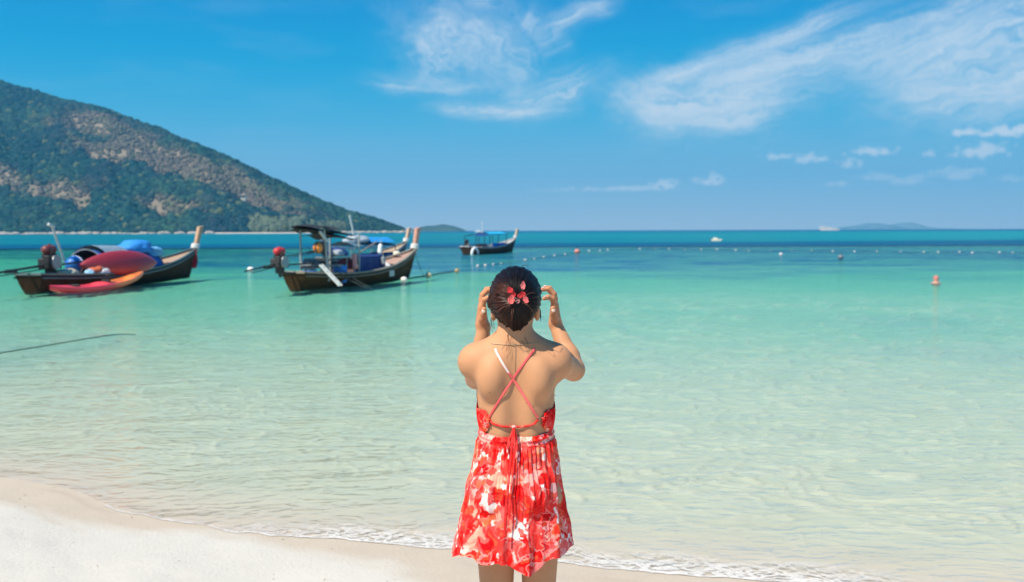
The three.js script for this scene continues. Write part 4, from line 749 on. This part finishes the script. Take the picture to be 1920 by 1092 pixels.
  {
    const p = bg.attributes.position, col = new Float32Array(p.count * 3);
    const moles = Array.from({ length: 6 }, () => [(R() - .5) * .2, 1.1 + R() * .22, .0006 + R() * .0008]);
    for (let i = 0; i < p.count; i++) {
      const x = p.getX(i), y = p.getY(i), z = p.getZ(i), n = noise3(x * 22, y * 22, z * 22, 411), n2 = noise3(x * 90, y * 90, z * 90, 413);
      let c = [.54, .268, .136].map((q, k) => q * (.93 + .09 * n + .05 * n2) * (k ? 1 - .03 * n : 1));
      const hand = handsOnly(x, y, z); if (hand < .004) c = [c[0] * .98, c[1] * .88, c[2] * .86];
      if (Math.hypot((x - .01) / .022, (y - 1.408) / .008) < 1 && z < -.08) c = [.42, .12, .11];
      if (z > 0) for (const m of moles) if (Math.hypot(x - m[0], y - m[1]) < m[2] + .001) c = [.26, .13, .08];
      col.set(c, i * 3);
    }
    bg.setAttribute('color', new THREE.BufferAttribute(col, 3));
  }
  const skin = new THREE.MeshPhysicalMaterial({ color: 0xffffff, vertexColors: true, roughness: .56, specularIntensity: .42, sheen: .15, sheenRoughness: .5, sheenColor: lin(.8, .5, .4) });
  mesh('body', bg, skin, who);
  for (const q of [-1, 1]) {
    mesh('eye', [new THREE.SphereGeometry(.0115, 16, 12).translate(.010 + q * .030, 1.465, -.0905)], std([.75, .73, .70], .2), who);
    mesh('iris', new THREE.SphereGeometry(.0055, 12, 10).translate(.010 + q * .030, 1.465, -.0972), std([.04, .02, .012], .2), who);
    mesh('eyebrow', tube([[.010 + q * .016, 1.481, -.100], [.010 + q * .030, 1.486, -.095], [.010 + q * .046, 1.481, -.082]], .0028, 10, 6), std([.02, .012, .01], .8), who);
  }
  for (const hnd of [HR, HL]) { const t = thumbNail(hnd[0], hnd[1], hnd[3]); mesh('thumbnail', new THREE.SphereGeometry(1, 14, 10).scale(.0068, .0085, .0025).rotateX(-.5).translate(...t), std([.50, .35, .27], .35), who); }
  const nail = (x, y, z) => mesh('fingernail', new THREE.SphereGeometry(1, 12, 8).scale(.006, .0022, .0042).translate(x, y, z), std([.72, .50, .48], .3), who);
  nail(.104, 1.5095, -.234); nail(.108, 1.482, -.2015); nail(.112, 1.514, -.262);
  // --- tracing on to the body
  const backZ = (x, y, off) => { let z = .30; for (let i = 0; i < 90; i++) { const d = bodyField(x, y, z) - off; if (d < .0004) break; z -= Math.max(.0006, d * .8); if (z < -.2) return null; } return z; };
  const radial = (a, y, off, cx = .011, cz = -.004) => { let r = .30; const c = Math.cos(a), s = Math.sin(a); for (let i = 0; i < 80; i++) { const d = torso(cx + c * r, y, cz + s * r) - off; if (d < .0004) break; r -= Math.max(.0006, d * .8); if (r < .02) break; } return r; };
  // --- dress: printed cotton
  function worley(x, y, px, py, s) { let b = 9, b2 = 9, id = 0, idb = 0; const xi = Math.floor(x), yi = Math.floor(y); for (let j = -1; j <= 1; j++) for (let i = -1; i <= 1; i++) { const cx = ((xi + i) % px + px) % px, cy = ((yi + j) % py + py) % py, X = xi + i + h2(cx, cy, s), Y = yi + j + h2(cx, cy, s + 1), d = Math.hypot(x - X, y - Y); if (d < b) { b2 = b; idb = id; b = d; id = h2(cx, cy, s + 2); } else if (d < b2) { b2 = d; idb = h2(cx, cy, s + 2); } } return [b, b2, id, idb]; }
  const pal = (id) => id < .36 ? [.88, .07, .07] : id < .60 ? [.94, .22, .20] : id < .74 ? [.95, .40, .38] : id < .85 ? [.96, .40, .24] : id < .90 ? [.76, .02, .06] : id < .965 ? [.97, .70, .60] : [.97, .90, .87];
  const print = tex(1024, (u, v) => {
    const wx = fbm(u * 12, v * 12, 4, 421, 12, 12) - .5, wy = fbm(u * 12, v * 12, 4, 425, 12, 12) - .5;
    const [a, a2, id, idb] = worley(u * 10 + wx * 1.5, v * 10 + wy * 1.5, 10, 10, 431), [b, b2, id2] = worley(u * 24 + wx * 2.6, v * 24 + wy * 2.6, 24, 24, 441);
    const soft = .5 * sstep(.22, 0, a2 - a), pb = pal(idb); let c = pal(id).map((q, i) => mix(q, pb[i], soft)); const c2 = pal((id2 * .8 + id * .35) % 1), k = .62 * sstep(.0, .18, b2 - b);
    c = c.map((q, i) => mix(q, c2[i], k * (id2 > .35 ? 1 : .15)));
    const big = fbm(u * 5, v * 5, 3, 451, 5, 5), star = .5 + .5 * Math.cos(5 * Math.atan2(wx, wy) + 20 * id);
    const wht = sstep(.10, .03, (a2 - a) - .30 * (big - .52) - .05 * star) * sstep(.44, .54, big);                 // white gaps between the blooms
    const jag = fbm(u * 15, v * 15, 3, 455, 15, 15) + .16 * (fbm(u * 50, v * 50, 2, 457, 50, 50) - .5); const w2 = sstep(.69, .83, jag);
    c = c.map((q, i) => mix(q, [.97, .92, .89][i], Math.max(w2, wht * .45)));
    const wash = fbm(u * 40, v * 20, 3, 461, 40, 20); c = c.map((q, i) => mix(q, [.97, .55, .48][i], .30 * sstep(.52, .8, wash)));
    return c;
  }, true);
  const weave = tex(256, (u, v) => noise2(u * 128, v * 128, 471, 128, 128) * .5 + .5 * fbm(u * 24, v * 6, 3, 473, 24, 6));
  weave.repeat.set(6, 6);
  print.repeat.set(2.3, 2.3);
  const fabric = std(0xffffff, .85, { map: print, bumpMap: weave, bumpScale: .0012, specularIntensity: .25 });
  const dress = new THREE.Group(); dress.name = 'dress'; who.add(dress);
  const bandY = (a) => 1.068 - .014 * Math.sin(a);
  const hemY = (a) => .695 + .012 * Math.sin(3 * a + .6) + .010 * Math.sin(7 * a + 2) - .014 * Math.exp(-Math.pow((a - 1.12) / .22, 2)) + .014 * Math.exp(-Math.pow((a - .25) / .2, 2)) - .006 * Math.exp(-Math.pow((a - 2.7) / .3, 2));
  {
    const NA = 420, NV = 90;
    const skirt = gridGeo(NA, NV, (u, v) => {
      const a = u * Math.PI * 2, y0 = bandY(a) - .010, y = mix(y0, hemY(a), v), dn = v;
      const r0 = radial(a, y0, .007);
      const ex = mix(.105, .186, Math.pow(dn, .72)), ez = mix(.082, .150, Math.pow(dn, .75)), re = 1 / Math.hypot(Math.cos(a) / ex, Math.sin(a) / ez);
      const flow = a + .10 * Math.sin(dn * 3 + a * 2) * dn;
      const ridge = (q) => Math.pow(.5 + .5 * Math.sin(q), 1.6) - .45;
      const fold = (.0105 * ridge(flow * 12 + 1.2 * Math.sin(a * 3)) + .0060 * ridge(flow * 21 + 2)) * Math.pow(dn, 1.15) + (.0050 * Math.sin(a * 46 + 2 * Math.sin(a * 5)) + .0022 * Math.sin(a * 83)) * sstep(0, .05, dn) * Math.exp(-dn * 3.5) + (fbm(a * 5, dn * 5, 3, 481) - .5) * .014 * sstep(.05, .3, dn);
      const r = Math.max(mix(r0, re, sstep(0, .10, dn)), y > .74 ? radial(a, y, .012) : 0) + fold + .004 * Math.pow(dn, 4);
      return { p: [.011 + Math.cos(a) * r - .013 * dn, y, -.004 + Math.sin(a) * r], uv: [a * .155, y] };
    });
    mesh('skirt', skirt, fabric, dress);
    const band = gridGeo(220, 14, (u, v) => { const a = u * Math.PI * 2, w = v * 2 - 1, y = bandY(a) + w * .017, r = radial(a, y, .005) + .0055 * Math.sqrt(Math.max(0, 1 - w * w)) + .0012 * Math.sin(a * 60 + 5 * Math.sin(a * 4)) + .0016 * Math.sin(w * 7); return { p: [.011 + Math.cos(a) * r, y, -.004 + Math.sin(a) * r], uv: [a * .12 + .3, y * .9] }; });
    mesh('waistband', band, fabric, dress);
    // bodice: from the back left edge round the front to the back right edge
    const a0 = Math.PI * .775, a1 = Math.PI * 2 + Math.PI * .225;
    const bod = gridGeo(220, 20, (u, v) => {
      const a = mix(a0, a1, u), e = Math.min(u, 1 - u), top = mix(1.128, 1.150, sstep(0, .04, e)) + .09 * sstep(.12, .42, e), bot = mix(1.104, 1.082, sstep(0, .05, e)) - .025 * sstep(.05, .2, e), y = mix(bot, top, v), w = v * 2 - 1;
      const r = radial(a, y, .0045) + .004 * (1 - w * w) + .0020 * Math.sin(v * 26 + 6 * u * 20 * sstep(.1, 0, e) + noise2(u * 60, v * 4, 483) * 4) * sstep(.16, .0, e) + .0012 * Math.sin(a * 70);
      return { p: [.011 + Math.cos(a) * r, y, -.004 + Math.sin(a) * r], uv: [a * .13 + .11, y * .95] };
    });
    mesh('bodice', bod, fabric, dress);
    const P = (px, py) => [(px - 960) / 608, 1.70 - (py - 433) / 608];
    const strapTex = print.clone(); strapTex.repeat.set(3, 1); strapTex.needsUpdate = true;
    const onBack = (list, off) => list.map(([px, py]) => { const [x, y] = P(px, py); return V(x, y, backZ(x, y, off) ?? 0); });
    const ribbon = (pts, w, th, seg = 50, cf = null) => {               // flat strap lying on the skin
      const c = new THREE.CatmullRomCurve3(pts), N = [];
      return gridGeo(seg, 6, (u, v) => { const p = c.getPoint(u), t = c.getTangent(u), n = V(0, .12, 1), s = t.clone().cross(n).normalize(), b = s.clone().cross(t).normalize(), a = v * Math.PI * 2; const q = p.clone().addScaledVector(s, Math.cos(a) * w).addScaledVector(b, Math.sin(a) * th); return { p: q.toArray(), uv: [u * .5, v * .02], c: cf ? cf(u) : undefined }; });
    };
    const strapL = onBack([[930, 655], [940, 673], [952, 693], [964, 711], [975, 728], [986, 745], [997, 763], [1007, 780]], .0052);
    const strapR = onBack([[1001, 653], [992, 664], [978, 683], [966, 700], [958, 713], [944, 733], [930, 756], [917, 780]], .0026);
    const over = (pts) => { const p = pts[0]; return [V(p.x * 1.0, p.y - .055, -.074), V(p.x, p.y + .010, -.052), V(p.x, p.y + .018, -.028), ...pts]; };
    mesh('strap', ribbon(over(strapL), .0036, .0009, 50, (u) => u < .52 ? [.86, .66, .60] : [.80, .13, .12]), std(0xffffff, .7, { vertexColors: true }), dress).userData.label = 'strap crossing from the left shoulder, paler at the top';
    mesh('strap', ribbon(over(strapR), .0036, .0009), std([.80, .10, .10], .7), dress);
    mesh('tie', ribbon(onBack([[917, 783], [922, 790], [940, 795], [960, 797], [982, 796], [1000, 791], [1008, 783]], .003), .0032, .0022, 40), std([.85, .30, .26], .7, { map: strapTex }), dress);
    const tz = (backZ(.003, 1.10, 0) ?? .08) + .006, skZ = (y) => y > 1.05 ? tz + .012 : Math.max(tz + .012, mix(.082, .150, Math.pow(clamp((1.045 - y) / .35), .75)) + .017);
    mesh('knot', [new THREE.SphereGeometry(.0062, 12, 10).scale(1, 1.1, .8).translate(.004, 1.101, tz + .002)], std([.85, .38, .34], .7), dress);
    const drop = (list, w, c) => mesh('tie_end', ribbon(list.map(([px, py]) => { const [x, y] = P(px, py); return V(x, y, skZ(y)); }), w, .0012, 60), std(c, .75, { map: strapTex }), dress);
    drop([[962, 797], [957, 812], [951, 830], [951, 842], [955, 825], [961, 800]], .0026, [.90, .50, .46]);
    drop([[963, 797], [967, 812], [968, 832], [966, 850], [965, 832], [963, 802]], .0026, [.88, .40, .36]);
    drop([[962, 800], [959, 830], [955, 870], [951, 905], [948, 940], [945, 988]], .0040, [.80, .14, .13]);
    drop([[963, 800], [964, 835], [961, 872], [957, 905], [955, 930], [953, 955]], .0034, [.86, .24, .20]);
  }
  // --- necklace with its thin tail
  {
    const nk = (a) => { let r = .085; for (let i = 0; i < 70; i++) { const y = 1.356 - .003 * Math.sin(a), d = bodyField(.009 + Math.cos(a) * r, y, Math.sin(a) * r) - .0016; if (d < .0003) break; r -= Math.max(.0005, d * .8); } return [.009 + Math.cos(a) * r, 1.356 - .003 * Math.sin(a), Math.sin(a) * r]; };
    const gold = std([.50, .34, .20], .4, { metalness: .3 });
    const pts = Array.from({ length: 48 }, (_, i) => nk(i / 48 * 6.2832));
    mesh('necklace', tube(pts, .0010, 140, 6, true), gold, who);
    const z = (x, y) => (backZ(x, y, .0015) ?? .05);
    mesh('necklace_tail', [tube([[.010, 1.352, z(.01, 1.352)], [.010, 1.33, z(.010, 1.33)], [.009, 1.30, z(.009, 1.30)], [.009, 1.255, z(.009, 1.255)]], .0008, 30, 5), ...[0, 1, 2].map((k) => new THREE.TorusGeometry(.003, .0009, 6, 12).translate(.006 - k * .005, 1.3535 + k * .001, z(.006 - k * .005, 1.353) + .001))], gold, who);
  }
  // --- hair: a combed cap gathered at the back, tapering to the nape
  const HC = [.011, 1.496, -.006], HRD = [.0795, .092, .098];
  function hairField(x, y, z) {
    let d = ell(x, y, z, HC, HRD);
    d = smin(d, ell(x, y, z, [.010, 1.492, .066], [.064, .064, .044]), .03);
    d = smin(d, cap(x, y, z, [.010, 1.466, .058], [.012, 1.374, .038], .041, .007), .03);
    d = smin(d, cap(x, y, z, [-.052, 1.478, .018], [-.020, 1.408, .034], .025, .010), .022);
    d = smin(d, cap(x, y, z, [.058, 1.480, .024], [.028, 1.406, .036], .021, .009), .02);
    d = smax(d, ((z < 0 ? 1 : 1) * (-(z + .052) * .75 - (y - 1.525) * .55)), .02);           // open towards the face
    d = smax(d, (1.40 - y) * .6 - (z - .03) * .6, .02);
    // locks
    const a = Math.atan2(x - .011, y - 1.488), rad = Math.hypot(x - .011, y - 1.488);
    d += .0011 * Math.sin(a * 26 + 5 * noise3(x * 20, y * 20, z * 20, 491)) * sstep(.01, .05, rad) + .0008 * Math.sin(a * 61 + 9 * noise3(x * 26, y * 26, z * 26, 493)) * sstep(.01, .05, rad);
    return d;
  }
  {
    const hg = surfaceNets(hairField, [-.10, 1.36, -.13], [.12, 1.61, .13], .003);
    const hairCol = (x, y, r) => { const red = sstep(.01, -.07, x) * sstep(1.58, 1.53, y) * .8 + .12 * r; return [mix(.006, .060, red), mix(.005, .020, red), mix(.006, .014, red)]; };
    const p = hg.attributes.position, col = new Float32Array(p.count * 3);
    for (let i = 0; i < p.count; i++) col.set(hairCol(p.getX(i), p.getY(i), noise3(p.getX(i) * 60, p.getY(i) * 60, p.getZ(i) * 60, 495) * .5), i * 3);
    hg.setAttribute('color', new THREE.BufferAttribute(col, 3));
    const hm = new THREE.MeshPhysicalMaterial({ color: 0xffffff, vertexColors: true, roughness: .40, specularIntensity: .5, side: THREE.DoubleSide });
    const hair = mesh('hair', hg, hm, who);
    // strands lying on the cap
    const surf = (c, dir) => { let t = .20; for (let i = 0; i < 60; i++) { const d = hairField(c.x + dir.x * t, c.y + dir.y * t, c.z + dir.z * t); if (d < .0004) break; t -= Math.max(.0005, d * .8); if (t < .01) break; } return c.clone().addScaledVector(dir, t); };
    const C = V(.011, 1.488, .0), hub = V(.0, .02, 1).normalize();
    const sp = [], sc = [], si = [];
    const strand = (pts, r, c) => {
      const base = sp.length / 3, n = pts.length;
      for (let i = 0; i < n; i++) {
        const t = (pts[Math.min(n - 1, i + 1)]).clone().sub(pts[Math.max(0, i - 1)]).normalize(), u = t.clone().cross(V(.31, .2, .93)).normalize(), w = t.clone().cross(u), rr = r * (i === n - 1 ? .15 : 1);
        for (let k = 0; k < 3; k++) { const a = k * 2.0944, q = pts[i].clone().addScaledVector(u, Math.cos(a) * rr).addScaledVector(w, Math.sin(a) * rr); sp.push(q.x, q.y, q.z); sc.push(...c); }
        if (i) for (let k = 0; k < 3; k++) { const a = base + (i - 1) * 3 + k, b = base + (i - 1) * 3 + (k + 1) % 3, e = a + 3, f = b + 3; si.push(a, b, f, a, f, e); }
      }
    };
    for (let s = 0; s < 900; s++) {
      const a = R() * 6.2832, far = a > .2 && a < 2.94 ? 1.55 + .25 * R() : .95 + .35 * R();     // start angle from the gathering point
      const low = Math.sin(a) < -.3, th0 = low ? .85 + .25 * R() : far, pts = [], swirl = (R() - .5) * .35 + .25 * Math.cos(a), lift = .0004 + .0016 * R(), reach = .08 + .12 * R();
      for (let i = 0; i <= 16; i++) {
        const th = mix(th0, reach, i / 16), aa = a + swirl * (1 - th / th0), dir = V(Math.cos(aa) * Math.sin(th), Math.sin(aa) * Math.sin(th), Math.cos(th)).normalize();
        const q = surf(C, dir); q.addScaledVector(dir, lift + .002 * Math.sin(i / 16 * 3.14) * R() * .4); pts.push(q);
      }
      const m = pts[6]; strand(pts, .00075 + .0004 * R(), hairCol(m.x, m.y, R())  .map((q) => q * (.75 + .5 * R())));
    }
    for (let s = 0; s < 260; s++) {                          // from the clip down to the nape
      const x0 = .011 + (R() - .5) * .085, x1 = .013 + (x0 - .011) * .30 + (R() - .5) * .012, y1 = 1.372 + R() * .035, pts = [];
      for (let i = 0; i <= 12; i++) { const t = i / 12, x = mix(x0, x1, Math.pow(t, .9)), y = mix(1.488 - .25 * Math.abs(x0 - .011), y1, t); let z = .16; for (let k = 0; k < 50; k++) { const d = hairField(x, y, z); if (d < .0005) break; z -= Math.max(.0005, d * .8); if (z < .0) break; } pts.push(V(x, y, Math.max(z, .035) + .0006 + .001 * R())); }
      strand(pts, .0008 + .0004 * R(), hairCol(x0, 1.43, R() * .8));
    }
    for (let s = 0; s < 70; s++) {                           // swept over from the left, with reddish lights
      const y0 = 1.50 + R() * .045, pts = []; const x1 = .0 + (R() - .5) * .03, y1 = 1.505 + (R() - .5) * .03;
      for (let i = 0; i <= 14; i++) { const t = i / 14, x = mix(-.072, x1, t), y = mix(y0 - .05, y1, Math.pow(t, .7)) + .035 * Math.sin(t * 3.14); let z = .16; for (let k = 0; k < 50; k++) { const d = hairField(x, y, z); if (d < .0005) break; z -= Math.max(.0005, d * .8); if (z < -.06) break; } pts.push(V(x, y, z + .002 + .003 * R())); }
      const b = .5 + R(); strand(pts, .0008, [.07 * b, .024 * b, .017 * b]);
    }
    const fly = (list, r = .0004, c = [.03, .015, .012]) => { const cv = new THREE.CatmullRomCurve3(list.map((q) => V(...q))); strand(cv.getPoints(20), r, c); };
    for (let s = 0; s < 22; s++) {                           // loose ends at the nape, temples and crown
      const k = s % 5, j = () => (R() - .5) * .02;
      if (k === 0) fly([[.0 + j(), 1.40, .045], [-.008 + j(), 1.382, .054], [-.014 + j(), 1.358 + j(), .070], [-.014 + j() * 2, 1.335 + j(), .084]]);
      if (k === 1) fly([[.018 + j(), 1.40, .045], [.030 + j(), 1.375, .052], [.034 + j() * 2, 1.345 + j(), .075]]);
      if (k === 2) fly([[.074, 1.475 + j(), .0], [.088 + j() * .3, 1.45, .004], [.086 + j() * .5, 1.425 + j(), .01]], .0009, [.012, .009, .01]);
      if (k === 3) fly([[-.058, 1.45 + j(), .01], [-.062 + j() * .5, 1.42, .02], [-.058 + j(), 1.395 + j(), .03]], .0007, [.06, .022, .015]);
      if (k === 4) fly([[.011 + j() * 3, 1.582, -.02 + j()], [.02 + j() * 3, 1.592 + j() * .1, -.005], [.03 + j() * 4, 1.588, .02]]);
    }
    for (const [a, b] of [[[-.005, 1.475], [-.046, 1.456]], [[.030, 1.485], [.066, 1.452]], [[.034, 1.50], [.070, 1.512]], [[.0, 1.465], [-.004, 1.425]], [[.006, 1.468], [.0, 1.432]]]) fly([[a[0], a[1], .114], [(a[0] + b[0]) / 2, (a[1] + b[1]) / 2 + .008, .128], [b[0], b[1], .104]], .0007, [.17, .075, .05]);
    const sg = new THREE.BufferGeometry(); sg.setAttribute('position', new THREE.Float32BufferAttribute(sp, 3)); sg.setAttribute('color', new THREE.Float32BufferAttribute(sc, 3)); sg.setIndex(si); sg.computeVertexNormals();
    const st = mesh('hair_strands', sg, new THREE.MeshPhysicalMaterial({ color: 0xffffff, vertexColors: true, roughness: .40, specularIntensity: .5 }), hair); st.userData.kind = 'stuff';
    // red flower clip
    const clip = new THREE.Group(); clip.name = 'flower_clip'; who.add(clip);
    const petal = (px, py, ang, L, Wd, c, tilt = .35) => {
      const x = (px - 960) / 632, y = 1.70 - (py - 433) / 632; let z = .2; for (let k = 0; k < 60; k++) { const d = hairField(x, y, z); if (d < .0005) break; z -= Math.max(.0005, d * .8); }
      const g = gridGeo(12, 10, (u, v) => { const w = Wd * (Math.pow(Math.sin(Math.PI * Math.min(.99, .05 + .95 * Math.pow(u, .8))), .8) + .10 * Math.sin(u * 17)), s = (v - .5) * 2; return { p: [s * w, (u - .5) * L, .22 * Math.abs(s) * w + .016 * u * u * tilt + .0010 * Math.sin(s * 9 + u * 5)] }; });
      g.rotateX(-tilt * .4); g.rotateZ(ang); g.translate(x, y, z + .007); mesh('petal', g, std(c, .5, { sheen: .3 }), clip);
    };
    petal(956, 545, .5, .020, .0095, [.72, .035, .04]); petal(959, 562, -.25, .030, .0105, [.80, .13, .12]); petal(981, 537, -.05, .026, .0072, [.85, .20, .20], .6); petal(980, 553, .9, .018, .0085, [.70, .03, .035]);
    petal(985, 562, .45, .028, .0080, [.82, .15, .14]); petal(971, 566, -.6, .014, .006, [.78, .30, .30]); petal(975, 556, -.6, .016, .0075, [.62, .025, .03]); petal(963, 553, .2, .016, .007, [.60, .02, .03]);
    mesh('clip', [tube([[.0, 1.500, .112], [.012, 1.497, .121], [.030, 1.497, .112]], .0035, 16, 8), tube([[.004, 1.492, .114], [.014, 1.488, .121], [.028, 1.490, .114]], .0025, 16, 8)], std([.05, .02, .02], .4), clip);
  }
}
renderer.render(scene, camera);
